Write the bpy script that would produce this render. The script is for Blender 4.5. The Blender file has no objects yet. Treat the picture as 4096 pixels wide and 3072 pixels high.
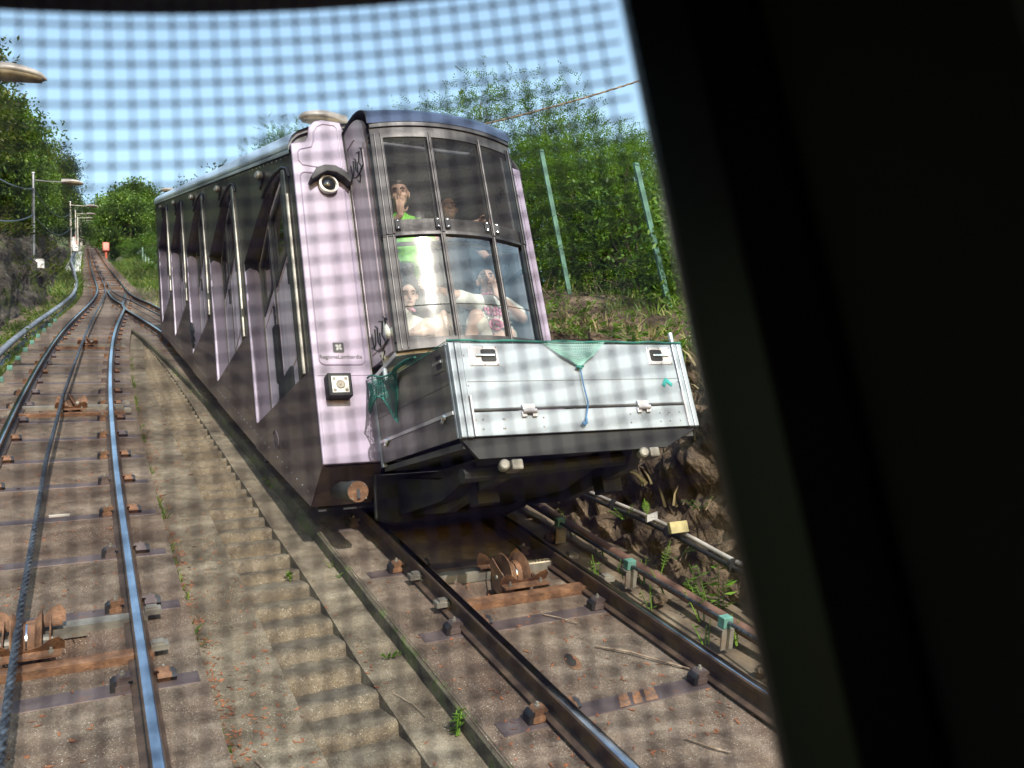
import bpy, bmesh, math, random
import numpy as np
from mathutils import Vector, Matrix, noise as mnoise

# ------------------------------------------------------------------ camera, world, sun
SLOPE = math.radians(28.0); T = math.tan(SLOPE)
scene = bpy.context.scene
COL = scene.collection
cam_d = bpy.data.cameras.new('camera')
cam = bpy.data.objects.new('camera', cam_d); COL.objects.link(cam)
scene.camera = cam
cam_d.sensor_width = 36.0; cam_d.lens = 28.81
cam_d.clip_start = 0.01; cam_d.clip_end = 3000
RIGHT = Vector((0.88532977, -0.43558003, -0.1626691))
DOWN = Vector((-0.01570371, 0.32164223, -0.94673104))
FWD = Vector((0.46469839, 0.84072369, 0.27791922))
cam.matrix_world = Matrix(((RIGHT.x, -DOWN.x, -FWD.x, 0), (RIGHT.y, -DOWN.y, -FWD.y, 0), (RIGHT.z, -DOWN.z, -FWD.z, 0), (0, 0, 0, 1)))
cam_d.dof.use_dof = True; cam_d.dof.focus_distance = 8.0; cam_d.dof.aperture_fstop = 3.9

SUN_TRAVEL = Vector((0.02, 1.0, -0.485)).normalized()
SUN_EL = math.asin(-SUN_TRAVEL.z)
world = bpy.data.worlds.new('World'); scene.world = world; world.use_nodes = True
wn = world.node_tree; wn.nodes.clear()
sky = wn.nodes.new('ShaderNodeTexSky'); sky.sky_type = 'NISHITA'; sky.sun_disc = False
sky.sun_elevation = SUN_EL; sky.sun_rotation = math.radians(180)
sky.air_density = 2.0; sky.dust_density = 0.5; sky.ozone_density = 2.2
wbg = wn.nodes.new('ShaderNodeBackground'); wbg.inputs[1].default_value = 0.15
wout = wn.nodes.new('ShaderNodeOutputWorld')
wn.links.new(sky.outputs[0], wbg.inputs[0]); wn.links.new(wbg.outputs[0], wout.inputs[0])
sd = bpy.data.lights.new('sun', 'SUN'); sd.energy = 2.75; sd.angle = math.radians(0.55); sd.color = (1.0, 0.95, 0.88)
sun = bpy.data.objects.new('sun', sd); COL.objects.link(sun)
sun.rotation_euler = SUN_TRAVEL.to_track_quat('-Z', 'Y').to_euler()
vs = scene.view_settings
vs.view_transform = 'Standard'; vs.look = 'None'; vs.exposure = 1.2; vs.gamma = 1.0; vs.use_curve_mapping = False

# ------------------------------------------------------------------ helpers
rnd = random.Random(7)
ORG = {}
def SP(x, y, d): return Vector((x, y, T * y + d))
def tag(o, label=None, cat=None, group=None, kind=None):
    if label: o['label'] = label
    if cat: o['category'] = cat
    if group: o['group'] = group
    if kind: o['kind'] = kind
    return o
def empty(name, loc, label=None, cat=None, group=None):
    o = bpy.data.objects.new(name, None); COL.objects.link(o)
    o.empty_display_size = 0.2
    o.location = loc; ORG[o.name] = Vector(loc)
    return tag(o, label, cat, group)
def copy_tree(o, parent=None):
    c = o.copy(); COL.objects.link(c); c.parent = parent
    for ch in list(o.children): copy_tree(ch, c)
    return c

class MB:
    def __init__(s): s.v = []; s.f = []
    def add(s, vs_, fs_):
        n = len(s.v); s.v.extend([tuple(p) for p in vs_]); s.f.extend([tuple(i + n for i in q) for q in fs_]); return s
    def box(s, x0, y0, z0, x1, y1, z1):
        return s.add([(x0,y0,z0),(x1,y0,z0),(x1,y1,z0),(x0,y1,z0),(x0,y0,z1),(x1,y0,z1),(x1,y1,z1),(x0,y1,z1)],
                     [(0,3,2,1),(4,5,6,7),(0,1,5,4),(1,2,6,5),(2,3,7,6),(3,0,4,7)])
    def sbox(s, x0, y0, d0, x1, y1, d1):           # box sheared along the slope
        P = SP
        return s.add([P(x0,y0,d0),P(x1,y0,d0),P(x1,y1,d0),P(x0,y1,d0),P(x0,y0,d1),P(x1,y0,d1),P(x1,y1,d1),P(x0,y1,d1)],
                     [(0,3,2,1),(4,5,6,7),(0,1,5,4),(1,2,6,5),(2,3,7,6),(3,0,4,7)])
    def obox(s, c, ax, ay, az):
        c = Vector(c); ax = Vector(ax); ay = Vector(ay); az = Vector(az)
        q = [c + i*ax + j*ay + k*az for k in (-1,1) for i, j in ((-1,-1),(1,-1),(1,1),(-1,1))]
        return s.add(q, [(0,3,2,1),(4,5,6,7),(0,1,5,4),(1,2,6,5),(2,3,7,6),(3,0,4,7)])
    def prism(s, poly, vec):
        n = len(poly); vec = Vector(vec); a = [Vector(p) for p in poly]; b = [p + vec for p in a]
        fs = [tuple(range(n-1,-1,-1)), tuple(range(n, 2*n))]
        fs += [(i, (i+1)%n, n+(i+1)%n, n+i) for i in range(n)]
        return s.add(a + b, fs)
    def tube(s, path, r, seg=8, cap=True, closed=False):
        path = [Vector(p) for p in path]; n = len(path)
        rr = r if hasattr(r, '__len__') else [r]*n
        up = Vector((0,0,1)); base = len(s.v); fs = []; vsx = []
        prev = None
        for i, p in enumerate(path):
            if closed: t = path[(i+1)%n] - path[i-1]
            else: t = path[min(i+1,n-1)] - path[max(i-1,0)]
            t.normalize()
            if prev is None:
                a = t.orthogonal() if abs(t.dot(up)) > .95 else t.cross(up)
            else: a = prev - t*prev.dot(t)
            a.normalize(); prev = a; b = t.cross(a)
            for k in range(seg):
                an = 2*math.pi*k/seg
                vsx.append(p + (a*math.cos(an) + b*math.sin(an))*rr[i])
        m = n if closed else n-1
        for i in range(m):
            j = (i+1) % n
            for k in range(seg):
                l = (k+1) % seg
                fs.append((i*seg+k, i*seg+l, j*seg+l, j*seg+k))
        if cap and not closed:
            fs.append(tuple(range(seg-1,-1,-1))); fs.append(tuple((n-1)*seg+k for k in range(seg)))
        return s.add(vsx, fs)
    def lathe(s, prof, org, axis, seg=20, cap=True):   # prof: (radius, along)
        org = Vector(org); axis = Vector(axis).normalized(); a = axis.orthogonal().normalized(); b = axis.cross(a)
        vsx = []; fs = []
        for r, h in prof:
            for k in range(seg):
                an = 2*math.pi*k/seg
                vsx.append(org + axis*h + (a*math.cos(an)+b*math.sin(an))*r)
        for i in range(len(prof)-1):
            for k in range(seg):
                l = (k+1)%seg
                fs.append((i*seg+k, i*seg+l, (i+1)*seg+l, (i+1)*seg+k))
        if cap:
            fs.append(tuple(range(seg-1,-1,-1))); m = len(prof)-1
            fs.append(tuple(m*seg+k for k in range(seg)))
        return s.add(vsx, fs)
    def ball(s, c, rx, ry=None, rz=None, seg=12, ring=8, rot=None):
        ry = ry or rx; rz = rz or rx; c = Vector(c); vsx = []; fs = []
        rot = rot or Matrix.Identity(3)
        for i in range(ring+1):
            th = math.pi*i/ring
            for k in range(seg):
                an = 2*math.pi*k/seg
                vsx.append(c + rot @ Vector((rx*math.sin(th)*math.cos(an), ry*math.sin(th)*math.sin(an), rz*math.cos(th))))
        for i in range(ring):
            for k in range(seg):
                l = (k+1)%seg
                fs.append((i*seg+k, (i+1)*seg+k, (i+1)*seg+l, i*seg+l))
        return s.add(vsx, fs)
    def grid(s, rows):                               # rows of points -> sheet
        n = len(rows[0]); vsx = [p for r in rows for p in r]; fs = []
        for i in range(len(rows)-1):
            for j in range(n-1):
                fs.append((i*n+j, i*n+j+1, (i+1)*n+j+1, (i+1)*n+j))
        return s.add(vsx, fs)
    def mesh(s, name, mat, org=(0,0,0), smooth=False):
        me = bpy.data.meshes.new(name); o = Vector(org)
        a = np.array(s.v, dtype=float).reshape(-1,3) - np.array(o)
        me.from_pydata(a.tolist(), [], s.f); me.update()
        if mat: me.materials.append(mat)
        if smooth: me.polygons.foreach_set('use_smooth', [True]*len(me.polygons))
        return me
    def build(s, name, mat, parent=None, smooth=False, bevel=0.0, org=None, autosm=False):
        if parent is not None: o0 = ORG.get(parent.name, Vector((0,0,0)))
        elif org is not None: o0 = Vector(org)
        else: o0 = Vector((0,0,0))
        me = s.mesh(name, mat, o0, smooth)
        ob = bpy.data.objects.new(name, me); COL.objects.link(ob)
        ORG[ob.name] = o0
        if parent is not None: ob.parent = parent
        else: ob.location = o0
        if bevel > 0:
            m = ob.modifiers.new('bevel', 'BEVEL'); m.width = bevel; m.segments = 2; m.limit_method = 'ANGLE'; m.angle_limit = math.radians(40)
        if autosm:
            bm = bmesh.new(); bm.from_mesh(me); bmesh.ops.recalc_face_normals(bm, faces=bm.faces[:]); 
            for e in bm.edges:
                if len(e.link_faces) == 2 and e.calc_face_angle(0) > math.radians(35): e.smooth = False
            for f_ in bm.faces: f_.smooth = True
            bm.to_mesh(me); bm.free()
        else:
            bm = bmesh.new(); bm.from_mesh(me); bmesh.ops.recalc_face_normals(bm, faces=bm.faces[:]); bm.to_mesh(me); bm.free()
        return ob

# ------------------------------------------------------------------ materials
def mat_new(name):
    m = bpy.data.materials.new(name); m.use_nodes = True
    nt = m.node_tree; b = nt.nodes['Principled BSDF']
    return m, nt, b
def N(nt, t, **kw):
    n = nt.nodes.new(t)
    for k, v in kw.items(): setattr(n, k, v)
    return n
def ramp(nt, fac, stops):
    r = nt.nodes.new('ShaderNodeValToRGB'); e = r.color_ramp.elements
    while len(e) < len(stops): e.new(0.5)
    for i, (p, c) in enumerate(stops): e[i].position = p; e[i].color = (*c, 1)
    nt.links.new(fac, r.inputs[0]); return r.outputs[0]
def noise(nt, scale, detail=4, rough=.55, dist=0.0, vec=None, stretch=None):
    tc = nt.nodes.new('ShaderNodeTexCoord'); v = tc.outputs['Object'] if vec is None else vec
    if stretch:
        mp = nt.nodes.new('ShaderNodeMapping'); mp.inputs['Scale'].default_value = stretch
        nt.links.new(v, mp.inputs[0]); v = mp.outputs[0]
    n = nt.nodes.new('ShaderNodeTexNoise'); n.inputs['Scale'].default_value = scale; n.inputs['Detail'].default_value = detail
    n.inputs['Roughness'].default_value = rough; n.inputs['Distortion'].default_value = dist
    nt.links.new(v, n.inputs['Vector']); return n.outputs['Fac']
def mix(nt, fac, a, b, mode='MIX'):
    m = nt.nodes.new('ShaderNodeMix'); m.data_type = 'RGBA'; m.blend_type = mode
    if isinstance(fac, (int, float)): m.inputs[0].default_value = fac
    else: nt.links.new(fac, m.inputs[0])
    for i, q in ((6, a), (7, b)):
        if isinstance(q, tuple): m.inputs[i].default_value = (*q, 1)
        else: nt.links.new(q, m.inputs[i])
    return m.outputs[2]
def bump(nt, b, h, strength=.3, dist=.02):
    n = nt.nodes.new('ShaderNodeBump'); n.inputs['Strength'].default_value = strength; n.inputs['Distance'].default_value = dist
    nt.links.new(h, n.inputs['Height']); nt.links.new(n.outputs[0], b.inputs['Normal'])
def pm(name, stops, scale=3.0, rough=.6, metal=0.0, bmp=0.0, bscale=None, detail=5, stretch=None, rvar=0.0, spec=.5, coat=0.0, speck=None, grime=0.0):
    m, nt, b = mat_new(name)
    f = noise(nt, scale, detail, stretch=stretch)
    c = ramp(nt, f, stops)
    if speck:                                   # (scale, threshold, colour, soft)
        sf = noise(nt, speck[0], 2)
        k = ramp(nt, sf, [(speck[1], (0,0,0)), (min(.999, speck[1]+speck[3]), (1,1,1))])
        c = mix(nt, k, c, speck[2])
    if grime:                                   # rain streaks and dirt with a shape of their own
        g1 = ramp(nt, noise(nt, 5.0, 6, .6, stretch=(2.2,2.2,.22)), [(.35, (.55,.50,.46)), (.55, (1,1,1)), (.8, (1.1,1.1,1.1))])
        c = mix(nt, grime, c, g1, 'MULTIPLY')
        g2 = ramp(nt, noise(nt, 26, 5, .7, 1.0), [(.69, (0,0,0)), (.76, (1,1,1))])
        g2m = nt.nodes.new('ShaderNodeMath'); g2m.operation = 'MULTIPLY'; g2m.inputs[1].default_value = grime*.6; nt.links.new(g2, g2m.inputs[0])
        c = mix(nt, g2m.outputs[0], c, (.12,.09,.07))
    nt.links.new(c, b.inputs['Base Color'])
    b.inputs['Metallic'].default_value = metal; b.inputs['Specular IOR Level'].default_value = spec
    b.inputs['Coat Weight'].default_value = coat
    if rvar:
        rf = noise(nt, scale*1.7, 4)
        rr = nt.nodes.new('ShaderNodeMapRange'); rr.inputs[3].default_value = max(.02, rough-rvar); rr.inputs[4].default_value = rough+rvar
        nt.links.new(rf, rr.inputs[0]); nt.links.new(rr.outputs[0], b.inputs['Roughness'])
    else: b.inputs['Roughness'].default_value = rough
    if bmp: bump(nt, b, noise(nt, bscale or scale*4, 6), bmp)
    return m
def two(a, b, lo=.35, hi=.7): return [(lo, a), (hi, b)]

M = {}
def concrete(name, c1, c2, c3, stain):
    m, nt, b = mat_new(name)
    big = noise(nt, .9, 5, .6); mid = noise(nt, 7, 6, .65); fine = noise(nt, 90, 3, .7); grit = noise(nt, 160, 1)
    base = ramp(nt, mid, [(.3, c1), (.52, c2), (.75, c3)])
    st = ramp(nt, big, [(.42, (0,0,0)), (.68, (1,1,1))])
    base = mix(nt, st, base, mix(nt, .7, base, stain))
    b2 = ramp(nt, noise(nt, 2.6, 7, .7, 1.5), [(.36, (.62,.60,.58)), (.5, (1,1,1)), (.66, (1.22,1.20,1.16))])
    base = mix(nt, .85, base, b2, 'MULTIPLY')
    b3 = ramp(nt, noise(nt, .55, 6, .65, .8), [(.36, (.58,.54,.50)), (.58, (1.08,1.08,1.08))])
    base = mix(nt, .9, base, b3, 'MULTIPLY')
    wh = ramp(nt, noise(nt, 4.2, 6, .75, 2.5), [(.70, (0,0,0)), (.78, (1,1,1))])
    base = mix(nt, wh, base, mix(nt, .55, base, (.50,.47,.42)))
    fr = ramp(nt, fine, [(.3, (.55,.55,.55)), (.7, (1.25,1.25,1.25))])
    base = mix(nt, .8, base, fr, 'MULTIPLY')
    sp = ramp(nt, grit, [(.66, (0,0,0)), (.72, (1,1,1))])
    base = mix(nt, sp, base, (.42,.385,.33))
    nt.links.new(base, b.inputs['Base Color']); b.inputs['Roughness'].default_value = .92; b.inputs['Specular IOR Level'].default_value = .2
    ad = nt.nodes.new('ShaderNodeMath'); ad.operation = 'ADD'; nt.links.new(fine, ad.inputs[0]); nt.links.new(mid, ad.inputs[1])
    bump(nt, b, ad.outputs[0], .5, .012)
    return m
M['slab'] = concrete('trackbed_concrete', (.095,.071,.052), (.155,.120,.090), (.235,.192,.150), (.105,.06,.042))
M['path'] = concrete('path_concrete', (.105,.085,.058), (.18,.15,.107), (.275,.235,.175), (.12,.09,.06))
M['step'] = concrete('step_concrete', (.11,.092,.065), (.185,.158,.117), (.275,.24,.185), (.125,.097,.066))
M['mossedge'] = pm('mossy_concrete', [(.3,(.035,.03,.02)),(.5,(.09,.075,.05)),(.62,(.05,.07,.015)),(.8,(.16,.14,.10))], 9, .95, bmp=.6)
M['soil'] = pm('soil', [(.3,(.06,.045,.03)),(.55,(.13,.095,.06)),(.75,(.20,.16,.11))], 4, .95, bmp=.6)
M['ground'] = pm('ground_cover', [(.3,(.03,.045,.012)),(.5,(.07,.09,.025)),(.7,(.13,.11,.06))], .6, .95, bmp=.5, bscale=6)
M['rail'] = pm('rail_rust', two((.075,.05,.035),(.13,.085,.06)), 12, .55, .55, bmp=.15)
M['railhead'] = pm('rail_polished', two((.55,.56,.60),(.72,.73,.76)), 20, .16, 1.0, stretch=(1,.05,1), rvar=.05)
M['tie'] = pm('tie_steel', [(.3,(.07,.05,.05)),(.6,(.13,.10,.095)),(.85,(.22,.11,.06))], 6, .6, .5, bmp=.2)
M['rust'] = pm('rusty_steel', [(.3,(.075,.04,.022)),(.55,(.17,.085,.045)),(.75,(.27,.15,.085))], 14, .75, .2, bmp=.35)
M['galv'] = pm('galvanised_steel', [(.3,(.15,.135,.115)),(.6,(.24,.225,.19)),(.85,(.19,.11,.06))], 8, .6, .35, bmp=.15)
M['black'] = pm('black_steel', two((.012,.012,.014),(.03,.028,.03)), 6, .5, .2)
M['hollowdark'] = pm('hollow_dark', two((.006,.006,.006),(.02,.016,.012)), 6, .9)  # near-black that paints the dark inside pits, drain hole and portal
M['cable'] = pm('steel_cable', two((.05,.055,.06),(.22,.23,.25)), 30, .42, .85)
M['insul'] = pm('green_insulator', two((.07,.18,.15),(.13,.29,.24)), 18, .5)
M['pipe'] = pm('rusty_pipe', [(.3,(.10,.055,.04)),(.6,(.19,.105,.075)),(.8,(.28,.18,.13))], 5, .65, .3, bmp=.25)
M['bluepipe'] = pm('grey_pipe', two((.16,.18,.21),(.32,.34,.38)), 3, .5, .3)
M['white'] = pm('white_plastic', two((.34,.34,.33),(.46,.46,.45)), 5, .45)
M['condw'] = pm('white_conduit', two((.30,.275,.245),(.46,.42,.38)), 5, .5)
M['condb'] = pm('black_conduit', two((.01,.01,.01),(.03,.03,.03)), 5, .45)
M['yellowtag'] = pm('yellowed_tag', [(.3,(.32,.27,.12)),(.65,(.46,.40,.2)),(.85,(.30,.13,.06))], 14, .7)
M['post'] = pm('lamp_post_steel', two((.14,.14,.15),(.28,.28,.29)), 4, .5, .5)
M['postpale'] = pm('pale_post', two((.42,.38,.34),(.6,.56,.5)), 4, .6)
M['lamphead'] = pm('lamp_head', two((.27,.25,.235),(.36,.335,.315)), 6, .4, grime=0.3)
M['lampglass'] = pm('lamp_glass', two((.16,.13,.09),(.30,.26,.19)), 6, .15)
M['fence'] = pm('green_fence_post', two((.04,.10,.07),(.07,.16,.115)), 7, .5, .1)
M['pink'] = pm('pink_paint', two((.275,.228,.32),(.325,.272,.37)), 2.2, .36, 0, coat=.25, rvar=.08, bmp=.02, bscale=6, grime=0.42)
M['sidedark'] = pm('dark_side_paint', two((.075,.068,.07),(.12,.11,.11)), 1.3, .30, .35, rvar=.08, coat=.2, grime=0.5)
M['skirt'] = pm('mauve_skirt_paint', [(.3,(.07,.053,.064)),(.6,(.12,.092,.107)),(.8,(.16,.13,.14))], 1.6, .38, .15, rvar=.1, coat=.2, bmp=.03, bscale=5, grime=0.6)
M['doorpink'] = pm('mauve_door_paint', two((.52,.42,.53),(.62,.52,.63)), 2, .38, coat=.2, grime=0.4)
M['steel'] = pm('brushed_steel', two((.17,.16,.14),(.27,.255,.225)), 22, .46, .8, stretch=(1,1,.04), rvar=.08)
M['frame'] = pm('dark_window_frame', two((.04,.037,.039),(.075,.07,.07)), 7, .45, .5)
M['roof'] = pm('roof_paint', two((.46,.49,.54),(.56,.59,.64)), 2, .28, .45, coat=.3)
M['midsteel'] = pm('dull_steel_frame', two((.045,.041,.042),(.078,.072,.072)), 14, .48, .4, stretch=(1,1,.1), rvar=.08)
M['screenwire'] = pm('car_screen_wire', two((.03,.029,.03),(.05,.047,.047)), 9, .6)
M['visor'] = pm('navy_visor', two((.05,.065,.11),(.075,.09,.15)), 3, .25, .35, coat=.5)
M['baypanel'] = pm('bay_side_paint', two((.33,.27,.31),(.44,.37,.42)), 2, .4, coat=.1, grime=0.5)
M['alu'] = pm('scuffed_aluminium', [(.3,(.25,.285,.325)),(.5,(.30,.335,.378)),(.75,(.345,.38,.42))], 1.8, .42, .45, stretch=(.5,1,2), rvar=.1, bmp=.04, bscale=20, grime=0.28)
M['aludark'] = pm('dull_shaded_aluminium', [(.3,(.085,.082,.078)),(.6,(.15,.145,.135)),(.8,(.21,.205,.19))], 4, .38, .6, stretch=(1,.5,2), rvar=.1, grime=0.6)  # dull aluminium, toned down so the cargo box sides carry painted shade
M['latch'] = pm('latch_plate', two((.42,.40,.42),(.55,.53,.55)), 8, .45, .5)
M['under'] = pm('underframe', two((.007,.0075,.009),(.018,.019,.021)), 3, .6, .25)
M['greyunder'] = pm('grey_underframe', two((.045,.046,.044),(.085,.085,.08)), 4, .55, .3)
M['cream'] = pm('cream_ceiling', two((.55,.5,.38),(.66,.6,.47)), 3, .6)
M['inner'] = pm('dark_interior', two((.022,.021,.024),(.045,.042,.045)), 3, .7)
M['innerwall'] = pm('pale_interior_wall', two((.5,.46,.48),(.62,.58,.6)), 3, .5)
M['ownblack'] = pm('own_car_black', two((.008,.008,.009),(.016,.015,.015)), 3, .5)
M['ownpost'] = pm('own_car_rubber', two((.01,.01,.012),(.02,.02,.024)), 3, .32)
M['ownpanel'] = pm('own_car_panel', two((.006,.005,.004),(.010,.008,.006)), 3, .8)
M['wire'] = None
M['lens'] = pm('lens_black', two((.01,.01,.012),(.02,.02,.022)), 3, .05, spec=.8)
M['lampface'] = pm('headlamp_face', two((.62,.60,.55),(.78,.76,.72)), 30, .3)
M['chrome'] = pm('chrome', two((.6,.6,.6),(.8,.8,.8)), 30, .2, .9)
M['ink'] = pm('black_ink', two((.01,.01,.012),(.025,.022,.026)), 5, .5)
M['netgreen'] = pm('green_net', two((.015,.10,.085),(.03,.19,.155)), 9, .7)
M['netpale'] = pm('pale_net', two((.22,.45,.40),(.38,.6,.54)), 9, .7)
M['bluecord'] = pm('blue_cord', two((.03,.10,.22),(.06,.17,.32)), 20, .7)
M['teal'] = pm('teal_tape', two((.01,.22,.21),(.02,.32,.30)), 9, .6)
M['signal'] = pm('red_signal', two((.38,.08,.045),(.48,.11,.06)), 4, .5)
M['orange'] = pm('orange_panel', two((.35,.10,.04),(.46,.15,.07)), 4, .7)
M['skin1'] = pm('skin_tan', two((.56,.34,.25),(.64,.41,.31)), 9, .5)
M['skin2'] = pm('skin_light', two((.58,.37,.29),(.66,.44,.36)), 9, .5)
M['hair'] = pm('dark_hair', two((.012,.009,.008),(.03,.02,.017)), 30, .55)
M['lime'] = pm('lime_shirt', two((.16,.55,.03),(.24,.72,.06)), 14, .8, bmp=.3, bscale=18)
M['shirtw'] = pm('white_shirt', two((.70,.68,.60),(.80,.78,.71)), 12, .85, bmp=.3, bscale=14)
M['shorts'] = pm('beige_shorts', two((.52,.46,.36),(.62,.56,.45)), 12, .85, bmp=.3, bscale=14)
M['darkcloth'] = pm('dark_cloth', two((.018,.018,.022),(.04,.038,.045)), 12, .85)
M['pinkprint'] = pm('pink_print', two((.72,.22,.34),(.8,.32,.44)), 12, .85)
M['eye'] = pm('eye_white', two((.32,.25,.22),(.4,.32,.28)), 12, .5)
M['lip'] = pm('lip', two((.42,.17,.14),(.5,.22,.18)), 12, .5)
M['dryleaf'] = pm('dry_leaf', two((.15,.05,.02),(.27,.10,.04)), 30, .8)
M['twig'] = pm('twig', two((.12,.08,.05),(.32,.25,.18)), 20, .8)
M['bark'] = pm('bark', two((.07,.055,.04),(.17,.14,.10)), 7, .9, bmp=.6, bscale=30, stretch=(1,1,.2))
M['red'] = pm('red_cloth', two((.4,.03,.03),(.5,.05,.05)), 8, .8)

def rockmat(name, cs, moss, mossamt):
    m, nt, b = mat_new(name)
    a = noise(nt, 2.2, 8, .65, 1.2); v = noise(nt, 16, 6, .7); f2 = noise(nt, 1.1, 5, .6, vec=None)
    c = ramp(nt, a, cs)
    c = mix(nt, .75, c, ramp(nt, v, [(.3,(.45,.45,.45)),(.7,(1.35,1.3,1.25))]), 'MULTIPLY')
    k = ramp(nt, f2, [(mossamt, (0,0,0)), (mossamt+.1, (1,1,1))])
    c = mix(nt, k, c, moss)
    nt.links.new(c, b.inputs['Base Color']); b.inputs['Roughness'].default_value = .95; b.inputs['Specular IOR Level'].default_value = .2
    tc = nt.nodes.new('ShaderNodeTexCoord'); mp = nt.nodes.new('ShaderNodeMapping'); mp.inputs['Scale'].default_value = (2.2,1.6,3.4); mp.inputs['Rotation'].default_value = (.5,.2,.3)
    nt.links.new(tc.outputs['Object'], mp.inputs[0]); dv = nt.nodes.new('ShaderNodeVectorMath'); dv.operation = 'MULTIPLY_ADD'
    nn = nt.nodes.new('ShaderNodeTexNoise'); nn.inputs['Scale'].default_value = 3.0; nn.inputs['Detail'].default_value = 5; nt.links.new(tc.outputs['Object'], nn.inputs['Vector'])
    nt.links.new(nn.outputs['Color'], dv.inputs[0]); dv.inputs[1].default_value = (.9,.9,.9); nt.links.new(mp.outputs[0], dv.inputs[2])
    vo = nt.nodes.new('ShaderNodeTexVoronoi'); vo.feature = 'DISTANCE_TO_EDGE'; vo.inputs['Scale'].default_value = 1.5; nt.links.new(dv.outputs[0], vo.inputs['Vector'])
    vk = nt.nodes.new('ShaderNodeTexVoronoi'); vk.inputs['Scale'].default_value = 1.5; nt.links.new(dv.outputs[0], vk.inputs['Vector'])
    ck = ramp(nt, vo.outputs['Distance'], [(.0, (.3,.28,.26)), (.16, (1,1,1))])
    c = mix(nt, .45, c, ck, 'MULTIPLY')
    sepc = nt.nodes.new('ShaderNodeSeparateColor'); nt.links.new(vk.outputs['Color'], sepc.inputs[0])
    c = mix(nt, .4, c, ramp(nt, sepc.outputs[0], [(.1, (.65,.62,.6)), (.9, (1.5,1.42,1.32))]), 'MULTIPLY')
    nt.links.new(c, b.inputs['Base Color'])
    ad = nt.nodes.new('ShaderNodeMath'); ad.operation = 'ADD'; nt.links.new(a, ad.inputs[0]); nt.links.new(v, ad.inputs[1])
    ad2 = nt.nodes.new('ShaderNodeMath'); ad2.operation = 'ADD'; nt.links.new(ad.outputs[0], ad2.inputs[0]); nt.links.new(vo.outputs['Distance'], ad2.inputs[1])
    bump(nt, b, ad2.outputs[0], .9, .06)
    return m
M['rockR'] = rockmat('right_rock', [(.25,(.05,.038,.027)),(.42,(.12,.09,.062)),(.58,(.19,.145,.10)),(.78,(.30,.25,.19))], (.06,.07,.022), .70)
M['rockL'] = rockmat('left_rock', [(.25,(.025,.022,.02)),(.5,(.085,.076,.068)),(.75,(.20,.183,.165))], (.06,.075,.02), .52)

def leafmat(name, cols, trans=.35, rough=.5):
    m, nt, b = mat_new(name)
    g = nt.nodes.new('ShaderNodeNewGeometry')
    c = ramp(nt, g.outputs['Random Per Island'], cols)
    c2 = mix(nt, .65, c, ramp(nt, noise(nt, .9, 3), [(.35,(.6,.65,.6)),(.65,(1.2,1.2,1.05))]), 'MULTIPLY')
    b.inputs['Roughness'].default_value = rough; b.inputs['Specular IOR Level'].default_value = .35
    nt.links.new(c2, b.inputs['Base Color'])
    t = nt.nodes.new('ShaderNodeBsdfTranslucent'); nt.links.new(mix(nt, .5, c2, (.20,.30,.03)), t.inputs[0])
    mx = nt.nodes.new('ShaderNodeMixShader'); mx.inputs[0].default_value = trans
    nt.links.new(b.outputs[0], mx.inputs[1]); nt.links.new(t.outputs[0], mx.inputs[2])
    nt.links.new(mx.outputs[0], nt.nodes['Material Output'].inputs[0])
    return m
M['leafR'] = leafmat('leaf_locust', [(.0,(.03,.075,.010)),(.5,(.085,.185,.025)),(1,(.19,.31,.055))], .4)
M['leafO'] = leafmat('leaf_olive', [(.0,(.022,.032,.006)),(.5,(.052,.07,.013)),(1,(.125,.13,.03))])
M['leafF'] = leafmat('leaf_far', [(.0,(0.055,0.117,0.021)),(.5,(0.117,0.207,0.041)),(1,(0.193,0.290,0.069))])
M['leafP'] = leafmat('leaf_copper', [(.0,(.02,.008,.014)),(.5,(.045,.016,.025)),(1,(.07,.03,.035))])
M['leafC'] = leafmat('leaf_conifer', [(.0,(.02,.04,.02)),(.5,(.04,.065,.035)),(1,(.06,.09,.05))], .15)
M['leafV'] = leafmat('leaf_vine', [(.0,(0.088,0.187,0.022)),(.5,(0.143,0.286,0.033)),(1,(0.242,0.396,0.066))])
M['grass'] = leafmat('grass_blade', [(.0,(.05,.10,.015)),(.5,(.10,.17,.03)),(1,(.22,.22,.07))])
M['drygrass'] = leafmat('dry_grass', [(.0,(.18,.14,.07)),(1,(.34,.27,.15))])

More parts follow.
